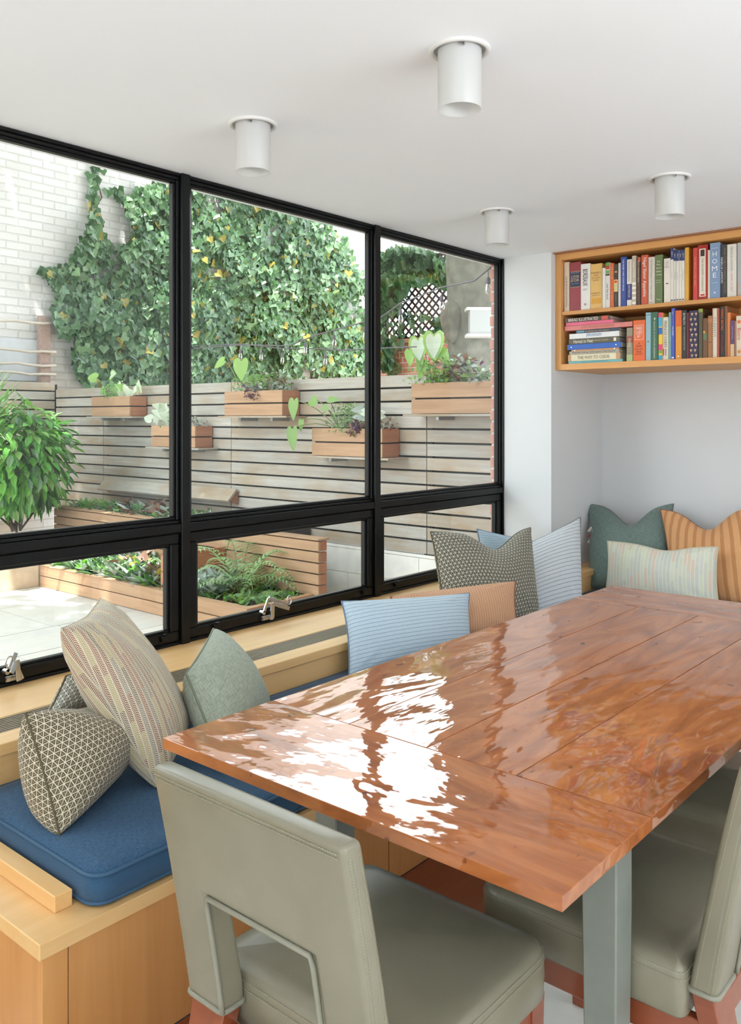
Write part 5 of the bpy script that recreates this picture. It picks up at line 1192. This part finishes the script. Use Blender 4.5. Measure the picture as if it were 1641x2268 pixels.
for mi in range(4):
    qq = MB().leaf(IVY, (0, 0, 0), (0, -.2, -1), (-.15, -1, .35), .125, .125); o = part('leaf', qq, IM[mi], iv, origin=(0, 0, 0)); tmpls.append(o)
off = OFF[iv.name]
for i, p in enumerate(near):
    k = random.random(); mi = 3 if k < .05 else (2 if k < .40 else (1 if k < .75 else 0)); o = tmpls[mi]
    if i < 4: o = tmpls[i]
    else: o = o.copy(); C.objects.link(o); o.parent = iv
    o.location = p - off; o.rotation_euler = (random.gauss(0, .35), random.gauss(0, .6), random.gauss(0, .35))
q = MB()
for (ax, ay), (bx2, by2) in (((225, 520), (215, 352)), ((330, 500), (250, 415)), ((560, 880), (500, 500)), ((300, 880), (330, 560)), ((700, 880), (650, 520)), ((420, 880), (430, 450)), ((620, 880), (740, 560))):
    a, b = at(ax, ay, 'Y', 10.83), at(bx2, by2, 'Y', 10.83); q.tube([a + (b - a) * k / 8 + Vector((.05 * math.sin(k * 2.1 + ax), 0, 0)) for k in range(9)], .012, 5, r2=.004)
part('vine_stem', q, L_['twig'], iv)
# vine over the lattice
iv2 = thing('climbing_vine', 'leafy vine mounded over the top of the dark lattice', 'vine', (9.5, 6.8, 2.5)); q = MB()
P2 = [(835, 560), (880, 545), (930, 548), (985, 570), (1004, 605), (1000, 628), (940, 618), (905, 622), (885, 650), (872, 690), (850, 690), (835, 740)]
cnt = 0
while cnt < 1500:
    x_, y_ = random.uniform(835, 1008), random.uniform(540, 765)
    if not inside(x_, y_, P2): continue
    ivyleaf(q, at(x_, y_, 'X', 9.5 - random.random() * .3 + (.3 if y_ < 610 else 0)), IVY, .12); cnt += 1
for i in range(90): ivyleaf(q, at(random.uniform(848, 1000), random.uniform(690, 760), 'X', 9.55 - random.random() * .1), IVY, .10)
for i in range(110): ivyleaf(q, at(random.gauss(862, 10), random.gauss(785, 25), 'X', 9.4 - random.random() * .1), IVY, .12)
part('foliage', q, IM, iv2, kind='stuff')
# overhanging tree canopy above the yard, outside the view: breaks the sunlight into patches
oc = thing('overhanging_tree', 'tree crown overhanging the garden above the picture', 'tree', (-3.5, 8.8, -.2))
q = MB(); q.tube([(-3.5, 8.8, -.2), (-3.4, 8.7, 3), (-3.0, 8.6, 6), (-1, 8.4, 7.6), (3, 8.2, 8.2)], .22, 10, r2=.06); part('trunk', q, M['bark'], oc, smooth=True)
q = MB(); cnt = 0
while cnt < 3300:
    x_, y_ = random.uniform(-3, 10), random.uniform(3.6, 10.4)
    hole = mnoise.noise(Vector((x_ * .75, y_ * .75, 1.7)))
    if hole > .16: continue
    p = Vector((x_, y_, 7.6 + random.random() * 1.4)); q.leaf(LEAF, p, rv(1) + Vector((0, 0, -.3)), (0, 0, 1), .38, .34, random.choice((0, 1))); cnt += 1
part('foliage', q, IM, oc, kind='stuff')

# ------------------------------------------------------------------ string lights
sl = thing('string_lights', 'grey cord of clear bulbs strung across the garden', 'string lights', (5, 5, 2))
WA = [(1090, 590, 5.45), (1050, 622, 5.6), (977, 637, 6.0), (887, 672, 6.6), (845, 702, 6.9), (760, 726, 7.4), (700, 742, 7.8), (640, 766, 8.3), (535, 764, 9.0), (430, 772, 9.6)]
WB = [(922, 768, 6.5), (820, 772, 7.1), (760, 776, 7.6), (700, 772, 8.0), (620, 772, 8.6), (540, 762, 9.2), (430, 766, 9.7)]
for W_ in (WA, WB): part('cord', MB().tube([dp(*p) for p in W_], .0055, 6), M['cord'], sl, smooth=True)
proto = None
for x_, y_, d_ in ((1081, 598, 5.47), (978, 640, 6.0), (887, 672, 6.6), (808, 712, 7.1), (740, 730, 7.5), (676, 748, 8.0), (578, 765, 8.7), (820, 772, 7.1), (720, 773, 7.9), (625, 772, 8.6), (532, 764, 9.1)):
    p = dp(x_, y_, d_)
    if proto is None:
        s_ = MB().lathe((0, 0, 0), [(.002, 0), (.003, -.045), (.013, -.05), (.014, -.085), (.011, -.09)], 12); a_ = part('socket', s_, M['cord'], sl, smooth=True, origin=(0, 0, 0))
        s_ = MB().lathe((0, 0, 0), [(.010, -.088), (.018, -.11), (.021, -.13), (.016, -.15), (.001, -.158)], 14); b_ = part('bulb', s_, M['bulb'], a_, smooth=True, origin=(0, 0, 0)); a_.location = p - OFF[sl.name]; proto = (a_, b_)
    else:
        a_ = proto[0].copy(); C.objects.link(a_); a_.parent = sl; a_.location = p - OFF[sl.name]; b_ = proto[1].copy(); C.objects.link(b_); b_.parent = a_
